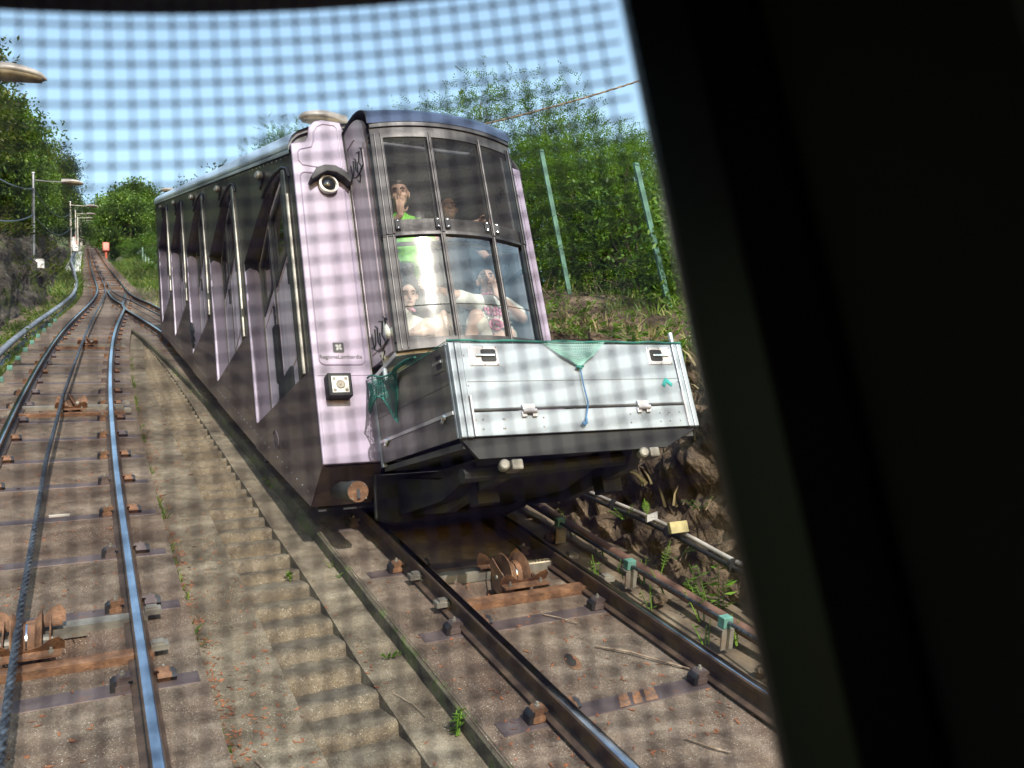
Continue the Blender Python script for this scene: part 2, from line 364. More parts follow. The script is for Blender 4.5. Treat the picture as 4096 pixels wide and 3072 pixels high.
def wiremat():
    m, nt, b = mat_new('screen_wire'); b.inputs['Base Color'].default_value = (.05,.04,.06,1); b.inputs['Roughness'].default_value = .6
    t = nt.nodes.new('ShaderNodeBsdfTranslucent'); nt.links.new(ramp(nt, noise(nt, 40, 3), [(.3,(.26,.21,.36)),(.7,(.36,.30,.48))]), t.inputs[0])
    mx = nt.nodes.new('ShaderNodeMixShader'); mx.inputs[0].default_value = .7
    nt.links.new(b.outputs[0], mx.inputs[1]); nt.links.new(t.outputs[0], mx.inputs[2]); nt.links.new(mx.outputs[0], nt.nodes['Material Output'].inputs[0]); return m
M['wire'] = wiremat()
def glassmat(name, tint, gloss_rough, ior=1.5, boost=1.0):
    m = bpy.data.materials.new(name); m.use_nodes = True; nt = m.node_tree; nt.nodes.clear()
    o = nt.nodes.new('ShaderNodeOutputMaterial'); tr = nt.nodes.new('ShaderNodeBsdfTransparent'); tr.inputs[0].default_value = (*tint, 1)
    gl = nt.nodes.new('ShaderNodeBsdfGlossy'); gl.inputs['Roughness'].default_value = gloss_rough
    fr = nt.nodes.new('ShaderNodeFresnel'); fr.inputs[0].default_value = ior
    mu = nt.nodes.new('ShaderNodeMath'); mu.operation = 'MULTIPLY'; mu.inputs[1].default_value = boost; mu.use_clamp = True
    nt.links.new(fr.outputs[0], mu.inputs[0])
    mx = nt.nodes.new('ShaderNodeMixShader'); nt.links.new(mu.outputs[0], mx.inputs[0])
    nt.links.new(tr.outputs[0], mx.inputs[1]); nt.links.new(gl.outputs[0], mx.inputs[2]); nt.links.new(mx.outputs[0], o.inputs[0])
    return m
M['glass'] = glassmat('windscreen_glass', (.88,.92,.93), .075, 1.5, 4.0)
M['glassup'] = glassmat('upper_pane_glass', (.94,.95,.95), .07, 1.45, .5)
M['dglass'] = glassmat('door_glass', (.5,.58,.5), .04, 1.5, 4.0)
# ------------------------------------------------------------------ track alignment
_CL = [(-30,-.27),(6,-.27),(9.5,-.25),(14,-.13),(19.2,.13),(23.8,.52),(27.6,.86),(31.7,1.11),(35,1.17),(43,1.17),(55,1.19),(78,1.32),(113,1.55),(142,1.8),(240,2.9),(330,4.2)]
_cy = np.array([a for a,_ in _CL]); _cx = np.array([b for _,b in _CL])
def _smooth(y):
    tot = 0.0
    for k in (-1.6,-.8,0,.8,1.6): tot += float(np.interp(y+k*1.2, _cy, _cx))
    return tot/5
def cl(y): return _smooth(y)
def cr(y):
    a = cl(y)
    if y >= 35: return a
    w = min(1, max(0, (y-28)/7)); m = 1.19*(1-w) + a*w
    return 2*m - a if y < 35 else a
RH = -2.45      # rail head level under the camera, measured along the slope
def frange(a, b, s):
    n = max(1, int(math.ceil((b-a)/s))); return [a + (b-a)*i/n for i in range(n+1)]
def ystep(a, b, fac=.06, mn=.5):
    out = [a]
    while out[-1] < b: out.append(min(b, out[-1] + max(mn, out[-1]*fac)))
    return out

# ------------------------------------------------------------------ terrain
def smst(a, b, x):
    t = min(1, max(0, (x-a)/(b-a))); return t*t*(3-2*t)
def fbm(x, y, z, oc=5):
    return mnoise.fractal(Vector((x,y,z)), 1.0, 2.0, oc)
def right_prof(u, y):            # u = metres right of the foot of the bank
    h = 1.85*(1-smst(13, 24, y)) + .55*smst(13, 24, y)
    d = -2.82
    d += h*smst(-.05, .75 + .25*smst(12,24,y), u)
    d += .5*smst(.6, 2.2, u)
    near = 1-smst(22, 48, y)
    if u > 2.6:
        lim = 6 + .07*y
        d += near*(-.42*(u-2.6)) + (1-near)*(min(9, .20*(min(u,lim)-2.6)) - .55*max(0, u-lim))
    return d
def left_prof(u, y):             # u = metres left of the foot of the left rock
    k = smst(8, 15, y)*(1-.6*smst(55, 90, y))
    d = -2.95 + (2.7*k)*smst(0, 1.1, u) + 1.2*k*smst(1.2, 2.6, u)
    if u > 2.6: d += min(14, .32*(u-2.6))
    return d
def xr_foot(y): return cr(y) + 1.47 + .55*smst(16, 30, y)
def xl_foot(y): return cl(y) - 2.0 - .25*smst(10, 20, y)
def ground_d(x, y):
    if x > xr_foot(y): return right_prof(x-xr_foot(y), y)
    if x < xl_foot(y): return left_prof(xl_foot(y)-x, y)
    return -2.95
# broad ground sheet
ys = [-60,-40,-20,-8,0,4,8] + ystep(10, 330, .05, 2.0) + [420, 600, 900]
rows = []
for y in ys:
    L, R_ = xl_foot(min(y,330)), xr_foot(min(y,330))
    xs = [L-v for v in (400,200,110,70,50,36,26,19,14,10,7,5,3.6,2.6,1.8,1.1,.6,.25,0)] + [L+(R_-L)*k/4 for k in (1,2,3)] + [R_+v for v in (0,.2,.45,.75,1.1,1.6,2.2,2.8,3.6,5,7,10,14,19,26,36,50,70,110,200,400)]
    r = []
    for x in xs:
        d = ground_d(x, min(y,330)) - (.10 if (y > 24 and x > R_) or (x < L and y > 60) else .55)
        yy = min(y, 260) + max(0, y-260)*.15
        if y > 12: d += .35*fbm(x*.3, y*.2, 1.3, 3) * (1 if (x < L-.5 or x > R_+.5) else 0)
        r.append((x, y, T*yy + d))
    rows.append(r)
g = MB().grid(rows).build('ground', M['ground'], smooth=True); tag(g, kind='structure')

# detailed rock banks
def bank(name, yv, uv, foot, prof, sgn, mat, amp, seed, smooth=True, sharp=0.0):
    rows = []
    for y in yv:
        r = []
        for u in uv:
            d = prof(u, y) + .02
            x = foot(y) + sgn*u
            p = SP(x, y, d)
            st = math.sin(math.pi*min(1, max(0, (u+.1)/1.3)))*.9 + .25
            if u < .02: st *= .35
            q = Vector((x*1.0, y*1.0, p.z*1.0))
            n1 = fbm(q.x*1.1+seed, q.y*1.1, q.z*1.1, 6)
            n2 = 1-abs(fbm(q.x*2.6, q.y*2.0+seed, q.z*3.4, 5))*2.2
            n3 = mnoise.cell(Vector((q.x*2.2+.4*n1, q.y*1.9+.4*n1, q.z*2.6)))
            dd = amp*st*(.75*n1 + .26*n2 + .10*(n3-.5) + .22*fbm(q.x*9,q.y*7,q.z*9,3) + sharp*(1-abs(fbm(q.x*4.2+seed,q.y*3.4,q.z*5.0,4))*2.4) + sharp*.7*(mnoise.cell(Vector((q.x*5+n1,q.y*4+n1*1.3,q.z*6)))-.5))
            r.append((p.x - sgn*dd*.85, p.y, p.z + dd*.45))
        rows.append(r)
    o = MB().grid(rows).build(name, mat, smooth=smooth); tag(o, kind='structure'); return o
bank('rock_bank_right', frange(1.5, 9.5, .032)+frange(9.6, 24, .12), [-.35,-.2,-.1]+frange(-.05, 1.15, .028)+frange(1.2, 3.3, .06), xr_foot, right_prof, 1, M['rockR'], .34, 3.1, True, .12)
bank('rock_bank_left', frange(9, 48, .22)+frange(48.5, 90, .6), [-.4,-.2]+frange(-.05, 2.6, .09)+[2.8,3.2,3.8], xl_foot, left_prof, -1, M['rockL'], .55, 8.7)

# ------------------------------------------------------------------ concrete trackbeds with roller pits
def slab(name, cfun, xa, xb, y0, y1, top, pits, mat):
    mb = MB(); cuts = sorted([y0, y1] + [p for q in pits for p in q[:2]])
    for a, b in zip(cuts[:-1], cuts[1:]):
        pit = [q for q in pits if q[0] <= (a+b)/2 <= q[1]]
        spans = [(xa, xb)] if not pit else [(xa, pit[0][2]), (pit[0][3], xb)]
        for s0, s1 in spans:
            yy = frange(a, b, .6) if not pit else [a, b]
            for ya, yb in zip(yy[:-1], yy[1:]):
                ca, cb = cfun(ya), cfun(yb)
                top4 = [SP(ca+s0,ya,top), SP(ca+s1,ya,top), SP(cb+s1,yb,top), SP(cb+s0,yb,top)]
                bot4 = [p - Vector((0,0,.4)) for p in top4]
                fs = [(0,1,2,3), (0,4,5,1), (1,5,6,2), (2,6,7,3), (3,7,4,0)]
                keep = [fs[0], fs[2], fs[4]]
                if ya == a: keep.append(fs[1])
                if yb == b: keep.append(fs[3])
                mb.add(top4 + bot4, keep)
    o = mb.build(name, mat); tag(o, kind='structure'); return o
PIT_R = [(5.18, 5.60, -.27, .33)]
PIT_L = [(5.18, 5.62, -.40, .27), (11.40, 11.72, -.30, .33), (17.55, 17.85, -.30, .33)]
slab('trackbed_left', cl, -1.02, .84, 1.0, 33, -2.610, PIT_L, M['slab'])
slab('trackbed_right', cr, -.93, .74, 1.0, 31, -2.617, PIT_R, M['slab'])
slab('trackbed_upper', cl, -1.05, 1.05, 30, 300, -2.625, [], M['slab'])
for q, cf in [(p, cl) for p in PIT_L] + [(p, cr) for p in PIT_R]:
    c = cf((q[0]+q[1])/2)
    mb = MB(); mb.sbox(c+q[2]-.02, q[0]-.02, -2.99, c+q[3]+.02, q[1]+.02, -2.95)
    tag(mb.build('pit_floor', M['hollowdark']), kind='structure')
# cross joints of the slabs, as thin recessed filler strips standing 3 mm proud (dirt-filled)
def shoulder(name, fa, fb, y0, y1, dz, mat):
    rows = []
    for y in frange(y0, y1, .25):
        a, b = fa(y), fb(y); rows.append([SP(a+(b-a)*k/6, y, dz + .035*fbm((a+(b-a)*k/6)*4, y*3, 2, 4)) for k in range(7)])
    o = MB().grid(rows).build(name, mat, smooth=True); tag(o, kind='structure')
shoulder('shoulder_right', lambda y: cr(y)+.72, lambda y: xr_foot(y)+.12, 1.5, 40, -2.74, M['soil'])
shoulder('shoulder_left', lambda y: cl(y)-1.0, lambda y: xl_foot(y)-.2, 2, 60, -2.86, M['soil'])
# mossy edge of right slab
mb = MB()
for ya, yb in zip(frange(1, 22, .12)[:-1], frange(1, 22, .12)[1:]):
    w0 = .012*fbm(ya*6,1,2,3); w1 = .012*fbm(yb*6,1,2,3)
    ca, cb = cr(ya)-.945-abs(w0), cr(yb)-.945-abs(w1)
    mb.add([SP(ca,ya,-2.76), SP(ca,ya,-2.635), SP(cb,yb,-2.635), SP(cb,yb,-2.76)], [(0,1,2,3)])
    mb.add([SP(ca,ya,-2.635), SP(ca+.03+abs(w0),ya,-2.612), SP(cb+.03+abs(w1),yb,-2.612), SP(cb,yb,-2.635)], [(0,1,2,3)])
mo = mb.build('slab_edge_moss', M['mossedge']); tag(mo, kind='structure')

# ------------------------------------------------------------------ stair path between the tracks
PD = -2.735
def path_strip(name, fa, fb, dz):
    mb = MB(); yy = frange(1.0, 21, .5)
    for ya, yb in zip(yy[:-1], yy[1:]):
        q = [SP(fa(ya),ya,dz), SP(fb(ya),ya,dz), SP(fb(yb),yb,dz), SP(fa(yb),yb,dz)]
        mb.add(q + [p-Vector((0,0,.3)) for p in q], [(0,1,2,3),(1,5,6,2),(3,7,4,0)])
    return mb.build(name, M['path'])
chl = lambda y: max(1.0, cl(y)+1.12) if y < 15 else 1.0 + max(0, cl(y)+1.12-1.0)*.6
chr_ = lambda y: min(1.44, cr(y)-1.2)
stair = path_strip('stair_path', lambda y: cl(y)+.82, lambda y: 1.0 + .3*smst(14,21,y) + .02*fbm(y*.9,0,0,2), PD); tag(stair, kind='structure')
s2 = path_strip('stair_kerb', lambda y: 1.44 - .15*smst(14,21,y) + .02*fbm(y*.9,4,0,2), lambda y: cr(y)-.92, PD-.004); tag(s2, kind='structure')
stm = []
for v in range(5):
    mb = MB(); w = .27; rr = random.Random(v)
    nx = 16; xs = [-w + 2*w*i/nx for i in range(nx+1)]
    def J(a_): return rr.uniform(-a_, a_)
    foot = [(x, .02, -.30) for x in xs]; r1 = [(x, .012+J(.010), -.16+J(.01)) for x in xs]; r2 = [(x, .004+J(.012), -.06+J(.008)) for x in xs]
    chip = [(-.035 if rr.random() < .16 else 0) for x in xs]
    r3 = [(x, .012+J(.008)-c_*.6, -.012+J(.006)+c_) for x, c_ in zip(xs, chip)]; r4 = [(x, .045+J(.01), .0+J(.006)+c_*.4) for x, c_ in zip(xs, chip)]
    r5 = [(x, .14+J(.01), J(.006)) for x in xs]; r6 = [(x, .25+J(.01), J(.008)) for x in xs]; r7 = [(x, .36, .004) for x in xs]
    mb.grid([foot, r1, r2, r3, r4, r5, r6, r7])
    stm.append(mb.mesh('step', M['step'] if v % 2 else M['path'], smooth=True))
k = 0; y = 1.6
while y < 19.5:
    z = T*y + PD - .006
    o = bpy.data.objects.new('step', stm[k % 5]); COL.objects.link(o); o.parent = stair
    xm = 1.22 + .12*smst(14,21,y)
    o.location = (xm, y, z); o.rotation_euler = (.20+rnd.uniform(-.06,.06), rnd.uniform(-.03,.03), rnd.uniform(-.04,.04)); o.scale = (1.0-.3*smst(14,21,y),1,1)
    y += .283; k += 1

# pale walkway panels far up on the left
for i in range(7):
    y0 = 52 + i*7.2
    mb = MB(); mb.sbox(cl(y0)-2.0, y0, -2.70, cl(y0)-1.15, y0+6.9, -2.52)
    o = mb.build('walkway_panel', pm('pale_walkway', two((.5,.5,.48),(.62,.62,.6)), 2, .8) if i == 0 else bpy.data.materials['pale_walkway'])
    tag(o, kind='structure')

# ------------------------------------------------------------------ rails
PROF = [(-.062,-.145),(-.062,-.135),(-.012,-.118),(-.009,-.045),(-.032,-.035),(-.034,-.008),(-.028,0),(.028,0),(.034,-.008),(.032,-.035),(.009,-.045),(.012,-.118),(.062,-.135),(.062,-.145)]
def rail(pts, label, group=None):
    n = len(PROF); rows = []
    mb = MB(); base = []
    for x, y in pts:
        mb.v.extend([tuple(SP(x+a, y, RH+b)) for a, b in PROF])
    for i in range(len(pts)-1):
        for k in range(n):
            l = (k+1) % n
            mb.f.append((i*n+k, i*n+l, (i+1)*n+l, (i+1)*n+k))
    mb.f.append(tuple(range(n-1,-1,-1))); mb.f.append(tuple((len(pts)-1)*n+k for k in range(n)))
    o = mb.build('rail', M['rail']); tag(o, label, 'rail', group)
    hb = MB(); wl, wr = -.028, .022
    hb.grid([[SP(x+wl+.004,y,RH+.001), SP(x+wl+.010,y,RH+.0025), SP(x+wr-.006,y,RH+.0025), SP(x+wr,y,RH+.001)] for x, y in pts])
    hb.build('running_surface', M['railhead'], o, smooth=True)
    return o
yy = frange(.9, 36, .7) + ystep(37, 300, .04, 1.2)
rail([(cl(y)-.53, y) for y in yy], 'leftmost rail, the outer rail of the near left track')
rail([(cr(y)+.53, y) for y in yy], 'outer rail of the right track, on the rock side of the pink car')
inl = [(cl(y)+.53, y) for y in frange(.9, 25.0, .6)]
inl += [(inl[-1][0]+.05, 26.0), (inl[-1][0]+.03, 27.0), (1.02, 29.0), (.96, 31.5), (.97, 33.5)]
rail(inl, 'shiny blue rail left of the concrete stairs, bending at the junction')
inr = [(cr(y)-.53, y) for y in frange(.9, 25.0, .6)]
inr += [(inr[-1][0]-.04, 26.0), (inr[-1][0]+.0, 27.2), (1.42, 29.5), (1.50, 32.0)]
rail(inr, 'rail running under the left wheels of the pink car')

# ------------------------------------------------------------------ ties with rail clips
def clip_mesh():
    mb = MB()
    mb.box(-.05,-.048,-.01,.05,.048,.035)                 # base
    mb.prism([(-.045,-.04,.035),(-.045,-.04,.075),(-.03,-.04,.095),(.05,-.04,.095),(.07,-.04,.080),(.07,-.04,.062),(.04,-.04,.060),(.035,-.04,.035)], (0,.08,0))
    return mb
clipm = clip_mesh().mesh('rail_clip', M['rust']); clipm2 = clip_mesh().mesh('rail_clip', M['tie'])
bl = MB(); bl.lathe([(.020,.0),(.020,.014),(.012,.014),(.012,.034)], (0,0,.095), (0,0,1), 6); boltm = bl.mesh('bolt', M['galv'])
blk = MB(); blk.prism([(-.085,-.045,-.01),(-.085,-.045,.05),(-.06,-.045,.075),(-.04,-.045,.075),(-.04,-.045,-.01)], (0,.09,0)); blkm = blk.mesh('clip_block', M['black'])
def tie(y, cf, half, label, group, full):
    c = cf(y)
    t = empty('track_tie', SP(c, y, -2.61), label, 'tie', group)
    mb = MB(); mb.sbox(c-half[0], y-.055, -2.67, c+half[1], y+.055, (-2.6125 if cf is cr else -2.6055))
    mb.build('tie_bar', M['tie'], t)
    for rx in (-.53, .53):
        for sg in (-1, 1):
            cm = clipm if rnd.random() < .55 else clipm2
            o = bpy.data.objects.new('rail_clip', cm); COL.objects.link(o); o.parent = t
            o.location = (rx + sg*.10, 0, .012); o.rotation_euler = (SLOPE, 0, math.pi if sg > 0 else 0); o.scale = (.7,.75,.7)
            if full:
                b = bpy.data.objects.new('bolt', boltm); COL.objects.link(b); b.parent = o
                k2 = bpy.data.objects.new('clip_block', blkm); COL.objects.link(k2); k2.parent = o
    return t
ORD = ['first','second','third','fourth','fifth','sixth','seventh','eighth','ninth','tenth','eleventh','twelfth']
for k in range(26):
    y = 4.0 + .93*k
    tie(y, cr, (.84,.66), ORD[k] + ' flat steel tie from the bottom edge on the right track' if k < 3 else 'flat steel tie with rusty rail clips under the pink car on the right track', 'ties of the right track', y < 8)
for k in range(33):
    y = 4.05 + .875*k
    tie(y, cl, (.86,.80), ORD[k] + ' flat steel tie from the bottom edge on the left track' if k < 12 else 'distant flat steel tie with rusty rail clips across the left track', 'ties of the left track', y < 13)
for k in range(40):
    y = 33 + k*2.2 + .012*k*k
    t = empty('track_tie', SP(cl(y), y, -2.61), 'steel tie crossing the single track far uphill', 'tie', 'ties of the upper single track')
    mb = MB(); mb.sbox(cl(y)-.75, y-.1, -2.66, cl(y)+.75, y+.1, -2.595); mb.build('tie_bar', M['tie'], t)
    for rx in (-.53,.53):
        for sg in (-1,1):
            o = bpy.data.objects.new('rail_clip', clipm); COL.objects.link(o); o.parent = t
            o.location = (rx+sg*.118,0,.012); o.rotation_euler = (SLOPE,0,math.pi if sg > 0 else 0)
# numeral-like wear mark of paint on one tie: orange patch
mb = MB(); c = cr(4.0)
for i, (xa, xb) in enumerate(((-.12,-.05),(-.03,.03),(.05,.13))):
    mb.add([SP(c+xa-.03,3.95,-2.6095), SP(c+xb-.03,3.95,-2.6095), SP(c+xb+.02,4.05,-2.6095), SP(c+xa+.03,4.05,-2.6095)], [(0,1,2,3)])
pt = mb.build('paint_mark', pm('orange_paint', two((.10,.075,.06),(.30,.13,.05)), 30, .8)); tag(pt, 'worn orange paint mark on a tie of the right track', 'paint mark')

# ------------------------------------------------------------------ cable rollers
def roller(c, y, yaw, label, tiltx=0.0, beams=True, num=None):
    r = empty('cable_roller', SP(c, y, -2.50), label, 'roller', None)
    ux = Vector((1,0,0)); us = Vector((0, math.cos(SLOPE), math.sin(SLOPE))); un = us.cross(ux)*-1
    un = Vector((0, -math.sin(SLOPE), math.cos(SLOPE)))
    ax = (ux*math.cos(tiltx) + un*math.sin(tiltx)).normalized()
    o = SP(c, y, -2.53)
    w = MB(); w.lathe([(.02,-.075),(.16,-.075),(.165,-.068),(.15,-.055),(.105,-.04),(.098,0),(.105,.04),(.15,.055),(.165,.068),(.16,.075),(.02,.075)], o, ax, 28)
    wh = w.build('wheel', M['rust'], r, autosm=True)
    g2 = MB(); g2.lathe([(.100,-.026),(.0985,0),(.100,.026)], o, ax, 28, cap=False); g2.build('groove', M['railhead'], wh, smooth=True)
    for sx in (-1, 1):
        h = MB(); h.lathe([(.030,0),(.030,.03),(.016,.03),(.016,.05)], o + ax*sx*.075, ax*sx, 10); h.build('hub', M['galv'], wh)
        b = MB(); p = o + ax*sx*.108
        b.prism([p+us*-.12+un*.03, p+us*.10+un*.11, p+us*.12+un*.05, p+us*.05+un*-.10, p+us*-.05+un*-.12], ax*sx*.008); b.build('bracket', M['rust'], r)
    for sy in (-1, 1):
        # saddle shaped horn plate
        h = MB(); pts = []
        prof = [(-.185,.02),(-.185,.075),(-.155,.115),(-.11,.095),(-.07,.055),(.0,.035),(.07,.055),(.11,.095),(.155,.115),(.185,.075),(.185,.02)]
        base = o + us*sy*.165
        lean = us*sy*.05
        poly = [base + ux*a + un*(b*.95) + lean*(b/.1) for a, b in prof]
        h.prism(poly, us*.006)
        h.build('horn_plate', M['rust'], r)
        f = MB(); f.obox(base + un*.012 + us*sy*.035, ux*.17, us*.045, un*.006); f.build('foot_plate', M['rust'], r)
        for sx in (-1,1):
            bb = MB(); bb.lathe([(.014,0),(.014,.012),(.008,.012),(.008,.03)], base + un*.018 + us*sy*.045 + ux*sx*.12, un, 6); bb.build('bolt', M['galv'], r)
        if beams:
            bm_ = MB(); q = SP(c, y + sy*.215, -2.565)
            bm_.obox(q, ux*.62, us*.045, un*.006)
            bm_.obox(q - us*.042*1 - un*.032, ux*.62, us*.005, un*.03)
            be = bm_.build('crossbeam', M['rust'] if sy < 0 else M['galv'], r)
            for sx in (-1,1):
                cb = MB(); cb.obox(q + ux*sx*.650 + un*.022, ux*.045, us*.035, un*.016); cb.obox(q + ux*sx*.642 + un*.044, ux*.03, us*.024, un*.009)
                cb.build('clamp', M['galv'], be)
    if num:
        lb = MB(); q = SP(c+.36, y+.213, -2.565) + un*.011
        lb.obox(q, ux*.105, us*.032, un*.002); pl = lb.build('number_plate', M['yellowtag'] if False else pm('cream_plate', two((.6,.5,.36),(.7,.6,.46)), 9, .7), r)
        cu = bpy.data.curves.new('t', 'FONT'); cu.body = num; cu.size = .062; cu.align_x = 'CENTER'; cu.align_y = 'CENTER'; cu.extrude = .0006
        to = bpy.data.objects.new('t', cu); COL.objects.link(to); dg = bpy.context.evaluated_depsgraph_get()
        me = bpy.data.meshes.new_from_object(to.evaluated_get(dg)); bpy.data.objects.remove(to); me.materials.clear(); me.materials.append(M['ink'])
        lo = bpy.data.objects.new('lettering', me); COL.objects.link(lo); lo.parent = pl
        lo.matrix_local = Matrix.Translation(q + un*.003 - ORG[r.name]) @ Matrix((( -1,0,0,0),(0,-us.y,un.y,0),(0,-us.z,un.z,0),(0,0,0,1))) if False else Matrix.Translation(q + un*.003 - ORG[r.name]) @ Matrix(((1,0,0,0),(0,us.y,un.y,0),(0,us.z,un.z,0),(0,0,0,1)))
    return r
roller(cr(5.39)+.06, 5.39, 0, 'rusty cable roller numbered 77A on the right track', num='77A')
roller(cl(5.40)-.02, 5.40, 0, 'rusty cable roller nearest the camera on the left track, with the haul cable over it')
roller(cl(11.55)+.07, 11.55, 0, 'tilted cable roller halfway up the left track, second from the camera', tiltx=.55)
roller(cl(17.7)+.06, 17.7, 0, 'small tilted cable roller further up the left track, third from the camera', tiltx=.55)
for k, y in enumerate((37, 43, 50, 58, 67, 77)):
    roller(cl(y)-.2, y, 0, 'tiny rusty cable roller far up the single track', beams=True)['group'] = 'rollers of the upper single track'

# ------------------------------------------------------------------ haul cables
def twisted(path, r, label, name='haul_cable', mat='cable', strands=6, turns=9.0, cat='cable', step=.05):
    P = [Vector(p) for p in path]; L = [0]
    for a, b in zip(P[:-1], P[1:]): L.append(L[-1] + (b-a).length)
    def at(s):
        i = min(len(P)-2, max(0, int(np.searchsorted(L, s))-1)); t = (s-L[i])/max(1e-6, L[i+1]-L[i]); return P[i].lerp(P[i+1], t)
    n = int(L[-1]/step); mb = MB(); seg = strands*2
    for i in range(n+1):
        s = L[-1]*i/n; p = at(s); t = (at(min(L[-1], s+.02)) - at(max(0, s-.02))).normalized()
        a = t.cross(Vector((0,0,1))).normalized(); b = t.cross(a)
        for k in range(seg):
            an = 2*math.pi*k/seg + s*turns
            rr = r*(1.0 if k % 2 == 0 else .80)
            mb.v.append(tuple(p + (a*math.cos(an)+b*math.sin(an))*rr))
    for i in range(n):
        for k in range(seg):
            l = (k+1) % seg
            mb.f.append((i*seg+k, i*seg+l, (i+1)*seg+l, (i+1)*seg+k))
    o = mb.build(name, M[mat]); tag(o, label, cat); return o
cpath = [(-.30,2.0,-2.30),(-.31,4.0,-2.36),(-.325,5.4,-2.40),(-.30,8.5,-2.36),(-.215,11.55,-2.37),(-.08,14.5,-2.36),(.06,17.7,-2.38),(.30,22,-2.38),(.62,27,-2.40),(.82,31,-2.42),(.93,36,-2.42),(.96,45,-2.42),(1.0,60,-2.42),(1.1,80,-2.42),(1.4,120,-2.42)]
cp = [SP(*p) for p in cpath]; cps = []
for i in range(len(cp)-1):
    for j in range(6): cps.append(cp[i].lerp(cp[i+1], j/6))
twisted(cps[:31], .021, 'thick twisted steel haul cable along the middle of the left track', step=.016, turns=14)
mb = MB(); mb.tube(cps[29:], .022, 6); o = mb.build('haul_cable', M['cable']); tag(o, 'upper stretch of the haul cable running up the single track', 'cable')
mb = MB(); mb.tube([SP(cr(y)-.1*smst(24,34,y), y, -2.40) for y in frange(18.8, 60, 1.0)], .022, 6); o = mb.build('haul_cable', M['cable']); tag(o, 'haul cable of the pink car, right of the junction', 'cable')

# ------------------------------------------------------------------ signal wire with green insulators, rusty pipe (right) ; insulators (left)
mb = MB(); mb.tube([SP(cr(y)+.97+.008*math.sin(y*3), y, -2.49+.008*math.sin(y*2.1)) for y in frange(1.5, 16, .25)], .014, 8)
o = mb.build('signal_wire', M['cable'], smooth=True); tag(o, 'thin shiny wire in green holders beside the right rail', 'wire')
mb = MB(); mb.tube([SP(cr(y)+1.17+.015*math.sin(y), y, -2.60) for y in frange(1.5, 18, .4)], .042, 12)
o = mb.build('rusty_pipe', M['pipe'], smooth=True); tag(o, 'long rusty brown pipe along the foot of the rock bank', 'pipe')
def insulator(x, y, d, label, group):
    t = empty('wire_holder', SP(x, y, d), label, 'wire holder', group)
    u = Vector((0, math.cos(SLOPE), math.sin(SLOPE))); n = Vector((0,-math.sin(SLOPE), math.cos(SLOPE))); q = SP(x,y,d)
    b = MB(); b.obox(q, (.038,0,0), u*.03, n*.036); b.build('clamp', M['insul'], t, bevel=.004)
    s_ = MB(); s_.obox(q - n*.045, (.05,0,0), u*.035, n*.006); s_.obox(q - n*.11 - u*.03, (.05,0,0), u*.005, n*.065); s_.build('bracket', M['galv'], t)
    return t
for i, y in enumerate((4.30, 5.22, 6.12)):
    insulator(cr(y)+.97, y, -2.49, ('green wire holder at the lower end of the signal wire, lowest on the right', 'green wire holder in the middle of the right-hand signal wire', 'green wire holder nearest the buffer of the pink car')[i], 'wire holders beside the right rail')
for k in range(13):
    y = 9.3 + k*1.05
    insulator(cl(y)-.93, y, -2.50, 'small green wire holder in the grass left of the left track', 'wire holders along the left track')

# ------------------------------------------------------------------ conduits on the right rock
def conduit(pts, r, mat, label):
    mb = MB(); P = [SP(*p) for p in pts]; out = []
    for i in range(len(P)-1):
        p0, p1, p2, p3 = P[max(0,i-1)], P[i], P[i+1], P[min(len(P)-1,i+2)]
        for j in range(6):
            t = j/6; out.append(.5*((2*p1)+(p2-p0)*t+(2*p0-5*p1+4*p2-p3)*t*t+(3*p1-p0-3*p2+p3)*t**3))
    out.append(P[-1]); mb.tube(out, r, 8); o = mb.build('conduit', M[mat], smooth=True); tag(o, label, 'conduit'); return o
cw = [(4.05,3.6,-2.27),(4.12,4.65,-2.30),(4.15,5.2,-2.30),(4.17,5.75,-2.325),(4.17,6.3,-2.36),(4.18,7.0,-2.39),(4.2,8.5,-2.38),(4.22,12,-2.3)]
conduit(cw, .019, 'condw', 'white conduit clipped along the right rock face')
conduit([(x-.025,y+.02,d-.045) for x,y,d in cw], .020, 'condb', 'black conduit just under the white one on the right rock')
for i, (x,y,d) in enumerate([(4.10,4.65,-2.33),(4.12,5.32,-2.33),(4.15,6.05,-2.36),(4.15,6.62,-2.39)]):
    mb = MB(); q = SP(x,y,d); u = Vector((0,math.cos(SLOPE),math.sin(SLOPE)))
    mb.tube([q - u*.012, q + u*.012], .052, 10); o = mb.build('cable_tie', M['condb']); tag(o, 'black tie holding the two conduits on the right rock', 'cable tie', 'ties on the conduits')
mb = MB(); q = SP(4.06,5.12,-2.215); mb.box(q.x-.085,q.y-.02,q.z-.05,q.x+.085,q.y+.02,q.z+.04)
o = mb.build('marker_tag', M['yellowtag'], bevel=.005); tag(o, 'yellowed rectangular marker on the right rock above the conduits', 'marker')
mb = MB(); q = SP(4.08,5.45,-2.255); mb.obox(q, (.055,0,.01), (0,.012,0), (0,-.01,.028))
for sx in (-.03,0,.03): mb.obox(q+Vector((sx,-.014,.004)), (.006,0,0), (0,.003,0), (0,0,.008))
o = mb.build('marker_tag', M['white']); tag(o, 'small white punched tag on the white conduit', 'marker')

